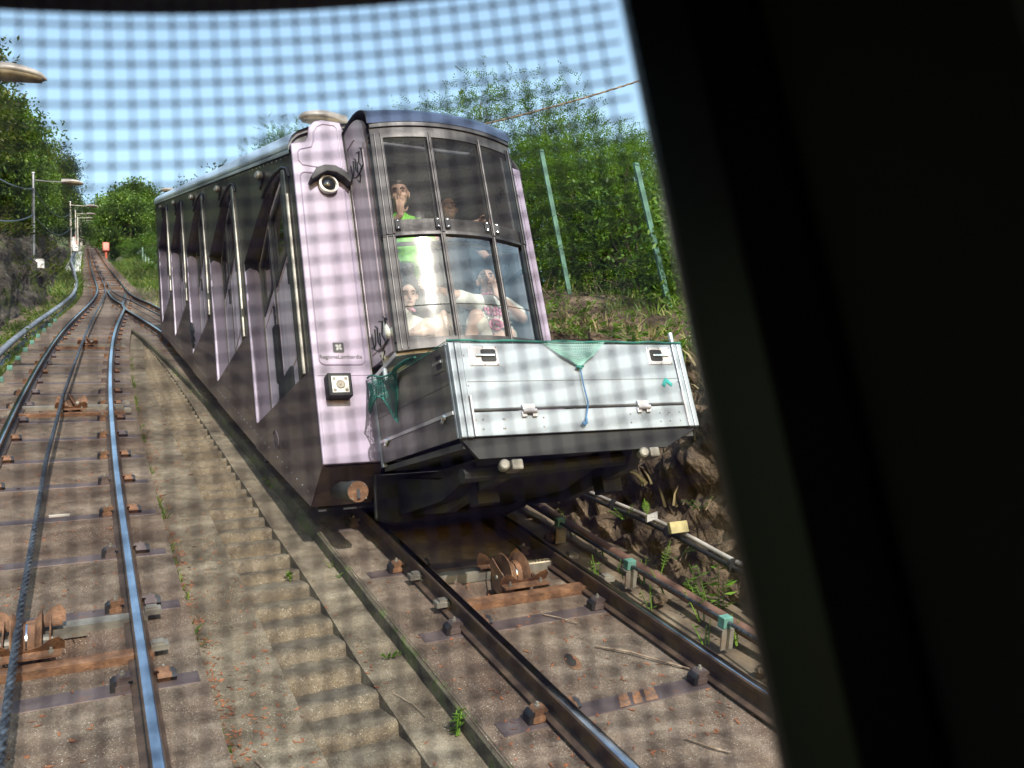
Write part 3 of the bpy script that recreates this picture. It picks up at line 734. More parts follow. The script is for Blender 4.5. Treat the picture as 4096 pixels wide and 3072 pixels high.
# ------------------------------------------------------------------ left pipes on stands
def leftpipe(dz, off, label):
    ys_ = [12,15,18,20,23,26,28.8,31,34,37,39.5]
    pts = [SP(cl(y)-1.32-.02*off, y, -2.60+dz) for y in ys_] 
    pts += [SP(cl(y)-1.15-.45*smst(39,44,y), y, -2.60+dz+.9*smst(39.5,44,y)) for y in (42,45,52,62,80)]
    mb = MB(); mb.tube(pts, .062, 10); o = mb.build('duct_pipe', M['bluepipe'], smooth=True); tag(o, label, 'pipe')
leftpipe(.06, 0, 'upper blue-grey duct pipe curving along the left bank')
leftpipe(-.24, 1, 'lower blue-grey duct pipe under the upper one on the left bank')
for i, y in enumerate((13.5,17,20.5,24,27.5,31,34.5,38)):
    mb = MB(); mb.box(cl(y)-1.40,y-.03,T*y-3.15,cl(y)-1.36,y+.03,T*y-2.55)
    o = mb.build('pipe_stand', M['post']); tag(o, 'short steel stand under the duct pipes of the left bank', 'stand', 'stands of the left duct pipes')
# ------------------------------------------------------------------ the pink funicular car
XL, XR, XC, YF, YE = 1.60, 3.80, 2.70, 6.0, 18.55
BL, BR, YB, WR = 2.07, 3.33, 5.40, 1.55
car = empty('funicular_car', (XC, YF, T*YF-2.45), 'pink and dark funicular car descending the right track with passengers behind glass', 'funicular car')
def V3(x,y,z): return Vector((x,y,z))
def rrect(x0, z0, x1, z1, r, y, n=5):
    pts = []
    for cx, cz, a0 in ((x1-r,z0+r,-90),(x1-r,z1-r,0),(x0+r,z1-r,90),(x0+r,z0+r,180)):
        for k in range(n+1):
            a = math.radians(a0+90*k/n); pts.append(V3(cx+r*math.cos(a), y, cz+r*math.sin(a)))
    return pts
def text_mesh(body, size, mat, parent, mtx, name='lettering', ext=.0008):
    cu = bpy.data.curves.new('t', 'FONT'); cu.body = body; cu.size = size; cu.align_x = 'CENTER'; cu.align_y = 'CENTER'; cu.extrude = ext
    to = bpy.data.objects.new('t', cu); COL.objects.link(to); dg = bpy.context.evaluated_depsgraph_get()
    me = bpy.data.meshes.new_from_object(to.evaluated_get(dg)); bpy.data.objects.remove(to); bpy.data.curves.remove(cu)
    me.materials.clear(); me.materials.append(mat)
    o = bpy.data.objects.new(name, me); COL.objects.link(o); o.parent = parent
    o.matrix_local = Matrix.Translation(-ORG[parent.name]) @ mtx; return o

# --- left side: stepped door bays (the door plane slants inwards towards the uphill end)
PITCH = 2.44
for k in range(5):
    ya, yb = 6.12 + PITCH*k, 8.44 + PITCH*k
    yn = 6.12 + PITCH*(k+1) if k < 4 else YE
    zo = PITCH*k*T; dt = .96
    zb0, zb1 = 2.17+zo, 2.40+zo                    # sill, slightly tilted like the floors
    head = [(ya,3.90+zo),(ya+.06,4.02+zo),(ya+.22,4.13+zo),(ya+.5,4.24+zo),(ya+.9,4.33+zo),(ya+1.5,4.32+zo),(yb,4.24+zo)]
    zt1 = head[-1][1]
    def hz(y): return float(np.interp(y, [q[0] for q in head], [q[1] for q in head]))
    def DX(y): return XL + .014 + .148*(y-ya)/(yb-ya)
    def sz(y): return zb0 + (zb1-zb0)*(y-ya)/(yb-ya)
    def dpan(mb, y0, y1, z0, z1, off=0.0, th=.03):     # slab lying in the slanted door plane
        za, zc = (z1, z1) if not callable(z1) else (z1(y0), z1(y1)); z00, z01 = (z0, z0) if not callable(z0) else (z0(y0), z0(y1))
        return mb.prism([V3(DX(y0)+off,y0,z00), V3(DX(y1)+off,y1,z01), V3(DX(y1)+off,y1,zc), V3(DX(y0)+off,y0,za)], (th,0,0))
    znext = 2.17+zo+PITCH*T if k < 4 else zb1
    pb = [V3(XL,ya,T*ya-2.36), V3(XL,yn,T*yn-2.38), V3(XL,yn,znext), V3(XL,yb,zb1), V3(XL,ya,zb0)]
    if k == 0: pb = [V3(XL,YF+.03,1.37), V3(XL,6.5,1.15)] + pb[1:4] + [V3(XL,ya,zb0), V3(XL,YF+.03,zb0-.01)]
    MB().prism(pb, (.025,0,0)).build('skirt_panel', M['skirt'], car)
    pu = [V3(XL,a,b) for a,b in head] + [V3(XL,yb,T*yb+dt), V3(XL,ya,T*ya+dt)]
    MB().prism(pu, (.025,0,0)).build('upper_panel', M['sidedark'], car)
    pp = [V3(XL,yb,zb1), V3(XL,yn,znext), V3(XL,yn,T*yn+dt), V3(XL,yb,T*yb+dt)]
    MB().prism(pp, (.0245,0,0)).build('pillar_panel', M['sidedark'], car)
    if k == 0:
        MB().prism([V3(XL,YF+.03,zb0-.01),V3(XL,ya,zb0),V3(XL,ya,T*ya+dt),V3(XL,YF+.03,T*YF+dt)], (.0245,0,0)).build('pillar_panel', M['sidedark'], car)
    XD = DX(yb)
    fin = MB(); fin.prism([V3(XL-.006,yb-.002,zb1),V3(XD+.02,yb-.002,zb1),V3(XD+.02,yb-.002,zt1-.20),V3(XD-.03,yb-.002,zt1-.09),V3(XL+.05,yb-.002,zt1-.06),V3(XL-.006,yb-.002,zt1-.12)], (0,-.035,0))
    fin.build('door_fin', M['pink'], car, bevel=.012)
    MB().prism([V3(XL+.003,yb-.004,zt1-.2),V3(XD+.02,yb-.004,zt1-.2),V3(XD+.02,yb-.004,zt1),V3(XL+.003,yb-.004,zt1)], (0,-.02,0)).build('fin_cap', M['black'], car)
    sf = MB(); n_h = 12; ysq = [ya+(yb-ya)*i/n_h for i in range(n_h+1)]
    sf.grid([[V3(XL+.002,y,hz(y)) for y in ysq],[V3(DX(y)+.03,y,hz(y)+.001) for y in ysq],[V3(DX(y)+.03,y,hz(y)+.02) for y in ysq]]); sf.build('soffit', M['sidedark'], car)
    MB().add([V3(XL+.003,ya,zb0+.001),V3(DX(ya)+.03,ya,zb0+.001),V3(DX(yb)+.03,yb,zb1+.001),V3(XL+.003,yb,zb1+.001)], [(0,1,2,3)]).build('sill', M['aludark'], car)
    for y0_, w_, off, m_ in ((ya+.02,.10,-.010,'frame'),(ya+.15,.13,-.045,'steel'),(ya+.31,.06,-.02,'midsteel'),(ya+.39,.035,-.03,'frame')):
        st = MB(); dpan(st, y0_, y0_+w_, sz, hz, off, .05); st.build('door_post', M[m_], car, bevel=.010)
    for (l0, l1, zw0) in ((ya+.44, ya+1.36, 3.50+zo), (ya+1.38, yb-.04, 3.58+zo)):
        z0_ = lambda y: sz(y)+.03
        zt_ = lambda y: hz(y)-.02
        w0, w1 = l0+.12, l1-.12; zw1 = lambda y: hz(y)-.12
        dr = MB(); dpan(dr,l0,w0,z0_,zt_); dpan(dr,w1,l1,z0_,zt_); dpan(dr,w0,w1,z0_,zw0); dpan(dr,w0,w1,zw1,zt_)
        leaf = dr.build('door_leaf', M['doorpink'], car)
        fr = MB(); dpan(fr,w0-.025,w0+.02,zw0-.03,lambda y: hz(y)-.10,-.012,.02); dpan(fr,w1-.02,w1+.025,zw0-.03,lambda y: hz(y)-.10,-.012,.02)
        dpan(fr,w0+.02,w1-.02,zw0-.03,zw0+.02,-.0115,.02); dpan(fr,w0+.02,w1-.02,lambda y: hz(y)-.15,lambda y: hz(y)-.10,-.0115,.02)
        fr.build('window_frame', M['midsteel'], leaf)
        wp = MB(); dpan(wp,w0,w1,zw0,zw1,.012,.006); wp.build('window_pane', M['dglass'], leaf)
        tr_ = [V3(DX(l0+.08+(l1-l0-.16)*a)-.003, l0+.08+(l1-l0-.16)*a, zb1+.08+.95*b) for a, b in ((0,0),(1,0),(1,1),(0,1))]
        gb = MB(); gb.tube(tr_, .005, 6, closed=True); gb.build('pressing', M['doorpink'], leaf)
        es = MB(); dpan(es,l1-.03,l1+.012,z0_,zt_,-.012,.02); es.build('edge_strip', M['steel'], leaf)
        hd = MB(); hd.tube([V3(DX(l0+.06)-.02,l0+.06,zb1+.75),V3(DX(l0+.06)-.02,l0+.06,zb1+.95)], .010, 6); hd.build('handle', M['black'], leaf)
    lm = MB(); q = V3(XL-.005, ya+1.02, T*(ya+1.02)+.74)
    lm.lathe([(.036,0),(.046,.015),(.046,.06),(.03,.075)], q, (-1,-.35,0), 14); lm.build('marker_lamp', M['steel'], car, autosm=True)
    MB().box(XL-.015,ya+1.05,q.z-.05,XL+.002,ya+1.18,q.z+.06).build('lamp_bracket', M['black'], car)
    gt = MB(); gt.tube([V3(XL-.012,a,b+.015) for a,b in head[:5]] + [V3(XL-.012,ya+1.1,4.33+zo+.015)], .012, 6); gt.build('rain_gutter', M['black'], car)
# rivet rows
rv = MB()
for i in range(70):
    y = 6.2 + i*.172
    for d, r_ in ((.86,.011),(-2.20,.011)):
        if d < 0 and y < 6.4: continue
        q = SP(XL-.001, y, d); rv.ball(q, .006, r_, r_, 6, 4)
o = rv.build('rivets', M['chrome'], car); o['kind'] = 'stuff'
for a,b in (((8.9,.45),(8.9,.75)),((8.95,.3),(9.15,.62)),((11.35,.45),(11.35,.75))): MB().tube([SP(XL-.003,a[0],a[1]), SP(XL-.003,b[0],b[1])], .006, 5).build('panel_seam', M['black'], car)
# graffiti scribble on the far lower skirt
gb = MB(); rg = random.Random(3)
for j in range(3):
    p = []
    for i in range(16): p.append(SP(XL-.003, 12.9+.028*i+.05*math.sin(i*1.7+j), -1.85+.13*j+.10*math.sin(i*2.1+j*2)))
    gb.tube(p, .009, 5)
gb.build('graffiti', M['ink'], car)
# oval inspection cover
gb = MB(); gb.tube([SP(XL-.003, 7.55+.10*math.cos(a), -2.02+.085*math.sin(a)) for a in [2*math.pi*i/24 for i in range(24)]], .005, 5, closed=True); gb.build('inspection_cover', M['skirt'], car)

# --- right side, roof, floor, rear
MB().prism([V3(XR-.025,YF+.03,1.37),V3(XR-.025,6.5,1.15),V3(XR-.025,YE,T*YE-2.38),V3(XR-.025,YE,T*YE-.5),V3(XR-.025,YF+.03,T*YF-1.0)], (.025,0,0)).build('right_wall', M['pink'], car)
MB().prism([V3(XR-.025,YF+.03,T*YF+.55),V3(XR-.025,YE,T*YE+.55),V3(XR-.025,YE,T*YE+.96),V3(XR-.025,YF+.03,T*YF+.96)], (.025,0,0)).build('right_wall_head', M['innerwall'], car)
MB().prism([V3(XR-.02,YF+.75,T*(YF+.75)-1.0),V3(XR-.02,YE,T*YE-.5),V3(XR-.02,YE,T*YE+.55),V3(XR-.02,YF+.75,T*(YF+.75)+.55)], (.02,0,0)).build('right_wall_panel', M['innerwall'], car)
prof = [(XL-.02,.93),(XL-.02,.955),(XL-.008,1.0),(XL+.02,1.06),(XL+.07,1.115),(XL+.16,1.165),(XL+.30,1.21),(XL+.55,1.265),(XC,1.30)]
prof = prof + [(2*XC-a, b) for a, b in prof[-2::-1]]
rb = MB(); rows = [[SP(a,y,b) for a,b in prof] for y in frange(YF+.02, YE+.1, .7)]
rb.grid(rows); inner = [[p - Vector((0,0,.05)) for p in r] for r in rows]
rb.grid(inner); rb.build('roof', M['roof'], car, autosm=True)
re_ = MB(); re_.add([p + Vector((0,.03,.014)) for p in rows[0]] + [SP(XC,YF+.05,.9)], [tuple([i, i+1, len(prof)]) for i in range(len(prof)-1)]); re_.build('roof_end', M['sidedark'], car)  # dark side paint here puts shade into the colour of the roof end
ci = MB(); ci.grid([[SP(XL+.03,y,.90),SP(XC,y,1.16),SP(XR-.03,y,.90)] for y in (YF+.05, 8.6)]); ci.build('ceiling', M['cream'], car)
MB().sbox(XL+.03, YF+.9, -2.30, XR-.03, YE, -2.24).build('floor', M['under'], car)
MB().prism([V3(XL,YE,T*YE-2.4),V3(XR,YE,T*YE-2.4),V3(XR,YE,T*YE+.96),V3(XC,YE,T*YE+1.3),V3(XL,YE,T*YE+.96)], (0,.04,0)).build('rear_wall', M['sidedark'], car)
MB().box(XL+.18, 8.30, 2.0, XR-.03, 8.36, 5.5).build('light_block_wall', M['inner'], car)  # dark wall added to close off light and keep the cabin depth dark
MB().box(XL+.03, YF+.04, 1.96, XR-.03, 8.35, 2.02).build('cabin_floor', M['inner'], car)
MB().box(XL+.03, 6.9, 2.02, XR-.03, 7.45, 2.5).build('bench_seat', M['inner'], car, bevel=.03)
MB().box(XL+.03, 7.40, 2.5, XR-.03, 7.50, 3.1).build('bench_back', M['inner'], car, bevel=.03)

# --- front: two pink columns
def column(x0, x1, mirror):
    f = (lambda x: x) if not mirror else (lambda x: 2*XC-x)
    out = [(x0,1.37),(x1,1.37),(x1,4.36),(x1-.02,4.44),(x1-.18,4.445),(x1-.25,4.42),(x1-.30,4.36),(x1-.32,4.26),(x1-.35,4.20),(x0+.0,4.17)]
    mb = MB(); mb.prism([V3(f(a),YF,b) for a,b in out], (0,.05,0))
    p = mb.build('front_column', M['pink'], car, bevel=.008)
    g = MB()
    up = [(x1-.05,3.98),(x1-.05,4.37),(x1-.08,4.40),(x1-.18,4.40),(x1-.23,4.37),(x1-.265,4.31),(x1-.275,4.22),(x1-.30,4.155),(x0+.07,4.12),(x0+.05,4.09),(x0+.05,4.01),(x0+.08,3.97),(x1-.08,3.95)]
    g.tube([V3(f(a),YF-.001,b) for a,b in up], .0065, 6, closed=True)
    g.tube([V3(f(a.x),YF-.001,a.z) for a in rrect(x0+.05,2.17,x1-.05,3.90,.05,0)], .0065, 6, closed=True)
    g.tube([V3(f(x0+.02),YF-.001,1.42),V3(f(x0+.02),YF-.001,2.08),V3(f(x1-.02),YF-.001,2.08)], .004, 6)
    g.build('pressing', M['pink'], p)
    ed = MB(); ed.box(min(f(x1),f(x1-.012)),YF-.008,1.38,max(f(x1),f(x1-.012)),YF+.01,4.36); ed.build('edge_strip', M['steel'], p)
    # undercut skirt with buffer
    sk = MB(); sk.prism([V3(f(x0+.01),YF+.06,1.365),V3(f(x1+.02),YF+.06,1.365),V3(f(x1+.02),6.48,1.14),V3(f(x0+.01),6.48,1.14)], (0,.03,.02))
    sk.build('front_skirt', M['skirt'], car)
    bu = MB(); o = V3(f(1.79),6.34,1.235); ax = V3(0,-1,-.24)
    bu.lathe([(.070,0),(.070,.40),(.080,.41),(.080,.52)], o, ax, 24); b_ = bu.build('buffer', M['greyunder'], car, autosm=True)
    bf = MB(); bf.lathe([(.078,.521),(.078,.53),(.04,.531),(.001,.531)], o, ax, 24); pl_ = bf.build('buffer_plate', M['rust'], b_)
    sl = MB(); a_ = ax.normalized(); e = o + a_*.533; sl.obox(e+V3(.0,0,-.01), (.012,0,0), a_*.003, (0,0,.04)); sl.build('slot', M['black'], b_)
    for sx in (-1,1):
        for sz in (-1,1):
            n_ = MB(); n_.lathe([(.008,0),(.008,.012)], e+V3(sx*.05,0,sz*.05), a_, 6); n_.build('bolt', M['chrome'], b_)
    return p
colL = column(XL, BL, False); colR = column(XL, BL, True)
# round eye-like lamp and its hood
e = V3(1.875, YF-.005, 3.78)
eb = MB(); eb.lathe([(.078,0),(.085,.02),(.082,.045),(.066,.05),(.064,.03)], e, (0,-1,0), 28); ring = eb.build('eye_lamp', M['lampface'], car, autosm=True)
lb = MB(); lb.ball(e+V3(0,-.03,0), .062, .035, .062, 20, 10); lb.build('lens', M['lens'], ring, smooth=True)
hp = [(-.165,-.09),(-.175,-.065),(-.115,.035),(-.04,.07),(.05,.072),(.12,.035),(.185,-.03),(.165,-.085),(.11,-.03),(.05,.005),(-.03,.008),(-.09,-.03)]
hb = MB(); hb.prism([V3(1.885+a,YF-.004,3.86+b) for a,b in hp], (0,-.10,.0)); hb.build('eye_hood', M['black'], car, bevel=.005)
# square headlamp
hl = MB(); c = V3(1.765,YF,1.97); hl.prism([c+V3(-.095,0,-.095),c+V3(.095,0,-.095),c+V3(.095,0,.095),c+V3(-.095,0,.095)], (0,-.11,0)); hbx = hl.build('headlamp', M['under'], car, bevel=.01)
fc = MB(); fc.box(c.x-.066,YF-.114,c.z-.066,c.x+.066,YF-.110,c.z+.066); fcx = fc.build('lamp_face', M['lampface'], hbx)
rr_ = MB(); rr_.lathe([(.030,0),(.036,.004),(.030,.007),(.012,.004),(.004,.008)], c+V3(0,-.114,0), (0,-1,0), 20)
for sx in (-1,1):
    for sz in (-1,1): rr_.lathe([(.014,0),(.012,.004)], c+V3(sx*.046,-.114,sz*.046), (0,-1,0), 10)
rr_.build('reflector', M['galv'], hbx)
# region emblem and lettering
em = MB(); ec = V3(1.815,YF-.003,2.315); em.prism(rrect(ec.x-.045,ec.z-.042,ec.x+.042,ec.z+.042,.01,YF-.002), (0,-.003,0)); eo = em.build('emblem', M['ink'], car)
wm = MB()
for a in range(4):
    an = math.radians(45+90*a+8); d_ = V3(math.cos(an),0,math.sin(an)); s_ = V3(-math.sin(an),0,math.cos(an))
    q = ec + V3(0,-.0045,0)
    wm.prism([q + d_*.001 - s_*.006, q + d_*.018 - s_*.013, q + d_*.030 - s_*.006, q + d_*.031 + s_*.007, q + d_*.018 + s_*.009, q + d_*.001 + s_*.006], (0,-.0015,0))
wm.build('rose_cross', M['white'], eo)
FRONT = Matrix(((1,0,0,0),(0,0,-1,0),(0,1,0,0),(0,0,0,1)))
text_mesh('RegioneLombardia', .046, M['ink'], car, Matrix.Translation((1.825, YF-.003, 2.235)) @ FRONT)

# --- bay with the curved windscreen
def wy(x, off=0.0):
    return YB - (math.sqrt(WR*WR-(x-XC)**2) - math.sqrt(WR*WR-(BR-XC)**2)) - off
def arc(x0, x1, n=14): return [x0+(x1-x0)*i/n for i in range(n+1)]
for s_, xb in ((1,BL),(-1,BR)):
    p = MB(); p.prism([V3(xb,YF,2.14),V3(xb,YB+.09,2.09),V3(xb,YB+.09,3.99)]+[V3(xb, YF+.03+(YB+.09-YF-.03)*math.sin(math.radians(90*i/8)), 3.985+.325*math.cos(math.radians(90*i/8))**.85) for i in range(7,-1,-1)], (s_*.03,0,0))
    bp = p.build('bay_side', M['baypanel'], car)
    q = MB(); q.tube([V3(xb-s_*.003,YF-.06,2.22),V3(xb-s_*.003,YF-.06,4.12),V3(xb-s_*.003,YB+.34,4.10),V3(xb-s_*.003,YB+.16,3.95),V3(xb-s_*.003,YB+.16,2.2)], .006, 6, closed=True); q.build('pressing', M['baypanel'], bp)
    if s_ == 1:
        for (zc, sc) in ((3.86,1.0),(2.30,1.15)):
            gf = MB()
            strokes = [[(0,.10),(.02,-.02),(.05,.02),(.06,.12)],[(.07,.14),(.10,.12),(.09,.02),(.12,-.02),(.13,.08)],[(.14,.16),(.19,.15),(.16,.06),(.2,.0),(.15,-.05)],[(.20,.18),(.26,.15),(.23,.16),(.24,.0)],[(-.02,.0),(.08,-.05),(.2,-.02),(.26,.03)],[(.1,-.08),(.14,-.12),(.17,-.06),(.12,-.05)]]
            for st in strokes: gf.tube([V3(xb-.004, YF-.10-a*sc*1.3, zc+b*sc-.02-a*.35) for a,b in st], .0052*sc, 5)
            gf.build('graffiti', M['ink'], bp)
MB().prism([V3(BL,YF-.02,1.36),V3(BR,YF-.02,1.36),V3(BR,YF-.02,2.1),V3(BL,YF-.02,2.1)], (0,.04,0)).build('front_apron', M['under'], car)
fl = MB(); fl.prism([V3(x,wy(x)+.03,2.03) for x in arc(BL,BR)] + [V3(BR,YF+.05,2.03),V3(BL,YF+.05,2.03)], (0,0,.035)); fl.build('bay_floor', M['innerwall'], car)
def ribbon(z0, z1, off0, off1, x0=BL, x1=BR, n=18):
    mb = MB(); xs = arc(x0, x1, n)
    a = [V3(x,wy(x,off1),z0) for x in xs]; b = [V3(x,wy(x,off1),z1) for x in xs]; c_ = [V3(x,wy(x,off0),z1) for x in xs]; d_ = [V3(x,wy(x,off0),z0) for x in xs]
    return mb.grid([a,b,c_,d_,a])
ribbon(3.86,3.96,-.03,.03).build('windscreen_header', M['midsteel'], car)
ribbon(3.955,4.0,-.05,.045).build('header_trim', M['frame'], car)
ribbon(2.05,2.13,-.03,.025).build('windscreen_sill', M['frame'], car)
ribbon(3.01,3.125,-.025,.012).build('middle_rail', M['midsteel'], car)
ribbon(2.985,3.008,-.02,.028).build('middle_trim', M['frame'], car)
for x, w_, m_ in ((BL+.030,.030,'frame'),(BL+.076,.015,'midsteel'),(2.525,.018,'midsteel'),(2.975,.018,'midsteel'),(BR-.03,.032,'black')):
    for z0,z1,o_ in ((2.06,3.01,.022),(3.0,3.90,.034)):
        st = MB(); xs = arc(x-w_,x+w_,4); st.grid([[V3(xx,wy(xx,-.03),z0) for xx in xs],[V3(xx,wy(xx,o_),z0) for xx in xs],[V3(xx,wy(xx,o_),z1) for xx in xs],[V3(xx,wy(xx,-.03),z1) for xx in xs],[V3(xx,wy(xx,-.03),z0) for xx in xs]])
        st.tube([V3(x,wy(x,o_+.006),z0),V3(x,wy(x,o_+.006),z1)], .007, 6)
        st.build('mullion', M[m_], car)
for (x0,x1) in ((BL+.092,2.503),(2.547,2.953),(2.997,BR-.06)):
    for z0,z1 in ((2.13,2.985),(3.125,3.86)):
        gl = MB(); xs = arc(x0,x1,12); gl.grid([[V3(x,wy(x),z0) for x in xs],[V3(x,wy(x),z1) for x in xs]])
        gl.build('windscreen_pane', M['glass'] if z0 < 3 else M['glassup'], car, smooth=True)
    cr_ = MB(); xs = arc(x0,x1,10); cr_.tube([V3(x,wy(x,.004),2.40) for x in xs], .0028, 5); cr_.build('pane_joint', M['frame'], car)
for x in (BL+.118,2.495,2.575,2.925,3.02):
    b = MB(); b.box(x-.022,wy(x,.032),3.035,x+.022,wy(x,.010),3.125); bb = b.build('rail_bracket', M['black'], car, bevel=.004)
    n_ = MB()
    for z in (3.05,3.11): n_.ball(V3(x,wy(x,.034),z), .007, .005, .007, 8, 5)
    n_.build('bolt', M['chrome'], bb)
# protective wire screen over the upper panes
ws = MB()
for x0, x1 in ((BL+.092,2.503),(2.547,2.953),(2.997,BR-.06)):
    x = x0
    while x < x1:
        y_ = wy(x,.020); ws.box(x-.0008,y_-.0008,3.02,x+.0008,y_+.0008,3.86); x += .0115
    z = 3.03
    while z < 3.86:
        xs = arc(x0,x1,6)
        for a,b in zip(xs[:-1],xs[1:]):
            ws.prism([V3(a,wy(a,.021),z-.0008),V3(b,wy(b,.021),z-.0008),V3(b,wy(b,.021),z+.0008),V3(a,wy(a,.021),z+.0008)], (0,-.0016,0))
        z += .0115
o = ws.build('window_screen', M['screenwire'], car); o['kind'] = 'stuff'
# visor roof over the bay
vb = MB(); rows = []
for i in range(9):
    a = math.radians(90*i/8); row = []
    for x in arc(BL-.015,BR+.015,16):
        xx = min(BR,max(BL,x)); y0_ = wy(xx,.05); yb_ = YF+.03
        row.append(V3(x, yb_ + (y0_-yb_)*math.sin(a), 3.99 + .33*math.cos(a)**.85 if i < 8 else 3.99))
    rows.append(row)
vb.grid(rows); vo = vb.build('visor_roof', M['visor'], car, smooth=True)
for xx, sgn in ((BL-.015,-1),(BR+.015,1)):
    eb = MB(); line = [rows[i][0 if sgn < 0 else -1] for i in range(9)]
    eb.grid([[p+V3(sgn*.004,0,.004) for p in line],[p+V3(-sgn*.075,-.003,.008) for p in line]]); eb.build('visor_trim', M['frame'], vo, smooth=True)
# interior fittings
hr = MB(); hr.tube([V3(x,wy(x)+.10,2.97) for x in arc(BL+.06,BR-.06,10)], .018, 8); hr.build('hand_rail', M['steel'], car)
hr = MB(); hr.tube([V3(3.28,5.65,2.96),V3(3.28,6.1,2.72)], .018, 8); hr.tube([V3(3.30,5.45,2.80),V3(3.30,6.3,2.86)], .022, 8); hr.build('side_handle', M['frame'], car)
gz = MB()
for j in range(3): gz.tube([V3(BR-.034,5.55+.10*j+.04*math.cos(t*1.3), 3.62+.06*math.sin(t*2.1)-.03*j) for t in range(7)], .006, 5)
gz.build('graffiti', M['ink'], car)

# --- cargo box in front
CX0, CX1, CY0, CY1 = 2.03, 3.86, 4.40, 5.93
KT = math.tan(math.radians(7.8))
def CZ(y, h): return 1.12 + (y-CY0)*KT + h
HB = .615
box_ = MB(); box_.prism([V3(CX0+.02,CY0+.03,CZ(CY0,.05)),V3(CX0+.02,CY1,CZ(CY1,.05)),V3(CX0+.02,CY1,CZ(CY1,.02)),V3(CX0+.02,CY0+.03,CZ(CY0,.02))], (CX1-CX0-.04,0,0))
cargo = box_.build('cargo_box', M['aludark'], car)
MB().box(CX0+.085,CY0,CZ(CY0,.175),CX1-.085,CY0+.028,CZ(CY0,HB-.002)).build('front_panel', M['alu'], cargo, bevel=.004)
MB().box(CX0+.085,CY0-.004,CZ(CY0,0),CX1-.085,CY0+.028,CZ(CY0,.155)).build('bottom_rail', M['alu'], cargo, bevel=.004)
MB().box(CX0+.09,CY0-.001,CZ(CY0,.352),CX1-.09,CY0+.01,CZ(CY0,.356)).build('panel_seam', M['aludark'], cargo)
MB().tube([V3(CX0+.09,CY0-.004,CZ(CY0,.166)),V3(CX1-.09,CY0-.004,CZ(CY0,.166))], .008, 8).build('hinge_line', M['aludark'], cargo)
for xa, xb in ((CX0-.004,CX0+.035),(CX0+.038,CX0+.082),(CX1-.082,CX1-.038),(CX1-.035,CX1+.004)):
    MB().box(xa,CY0-.012,CZ(CY0,-.005),xb,CY0+.035,CZ(CY0,HB)).build('corner_profile', M['alu'], cargo, bevel=.008)
for xa in (CX0+.084, CX1-.094): MB().box(xa,CY0-.02,CZ(CY0,.0),xa+.012,CY0,CZ(CY0,.26)).build('stop_plate', M['latch'], cargo)
for xc in (2.262, 3.655):
    lp = MB(); lp.box(xc-.105,CY0-.006,1.578,xc+.105,CY0+.01,1.713); l_ = lp.build('latch', M['latch'], cargo, bevel=.005)
    MB().prism(rrect(xc-.02 if xc < 3 else xc-.085,1.605,xc+.085 if xc < 3 else xc+.02,1.69,.015,CY0-.0075), (0,-.001,0)).build('recess', M['under'], l_)
    MB().box(xc-.06,CY0-.018,1.638,xc+.075,CY0-.006,1.655).build('handle', M['chrome'], l_, bevel=.003)
    rv = MB()
    for sx in (-.092,0,.092):
        for z in (1.588,1.703): rv.ball(V3(xc+sx,CY0-.007,z), .006,.004,.006, 6, 4)
    rv.build('rivet', M['chrome'], l_)
for xc in (2.515, 3.41):
    hg = MB(); hg.box(xc-.045,CY0-.022,1.275,xc+.045,CY0-.004,1.315); hg.tube([V3(xc-.05,CY0-.022,1.265),V3(xc+.05,CY0-.022,1.265)], .017, 8); hg.box(xc-.055,CY0-.02,1.228,xc-.02,CY0-.004,1.265); hg.box(xc+.02,CY0-.02,1.228,xc+.055,CY0-.004,1.265)
    hg.build('hinge', M['latch'], cargo, bevel=.004)
rv = MB()
for x in (2.14,2.19,2.33,2.34,2.62,3.3,3.55,3.63,3.72):
    for z in (1.165,1.225): rv.ball(V3(x+.01*math.sin(z*90),CY0-.006,z), .007,.004,.007, 6, 4)
for z in (1.3,1.45,1.65): rv.ball(V3(CX0+.095,CY0-.002,z), .006,.004,.006, 6, 4); rv.ball(V3(CX1-.095,CY0-.002,z), .006,.004,.006, 6, 4)
rv.build('rivet', M['chrome'], cargo)
def sidepoly(h0, h1, y0, y1): return [(y0,CZ(y0,h0)),(y1,CZ(y1,h0)),(y1,CZ(y1,h1)),(y0,CZ(y0,h1))]
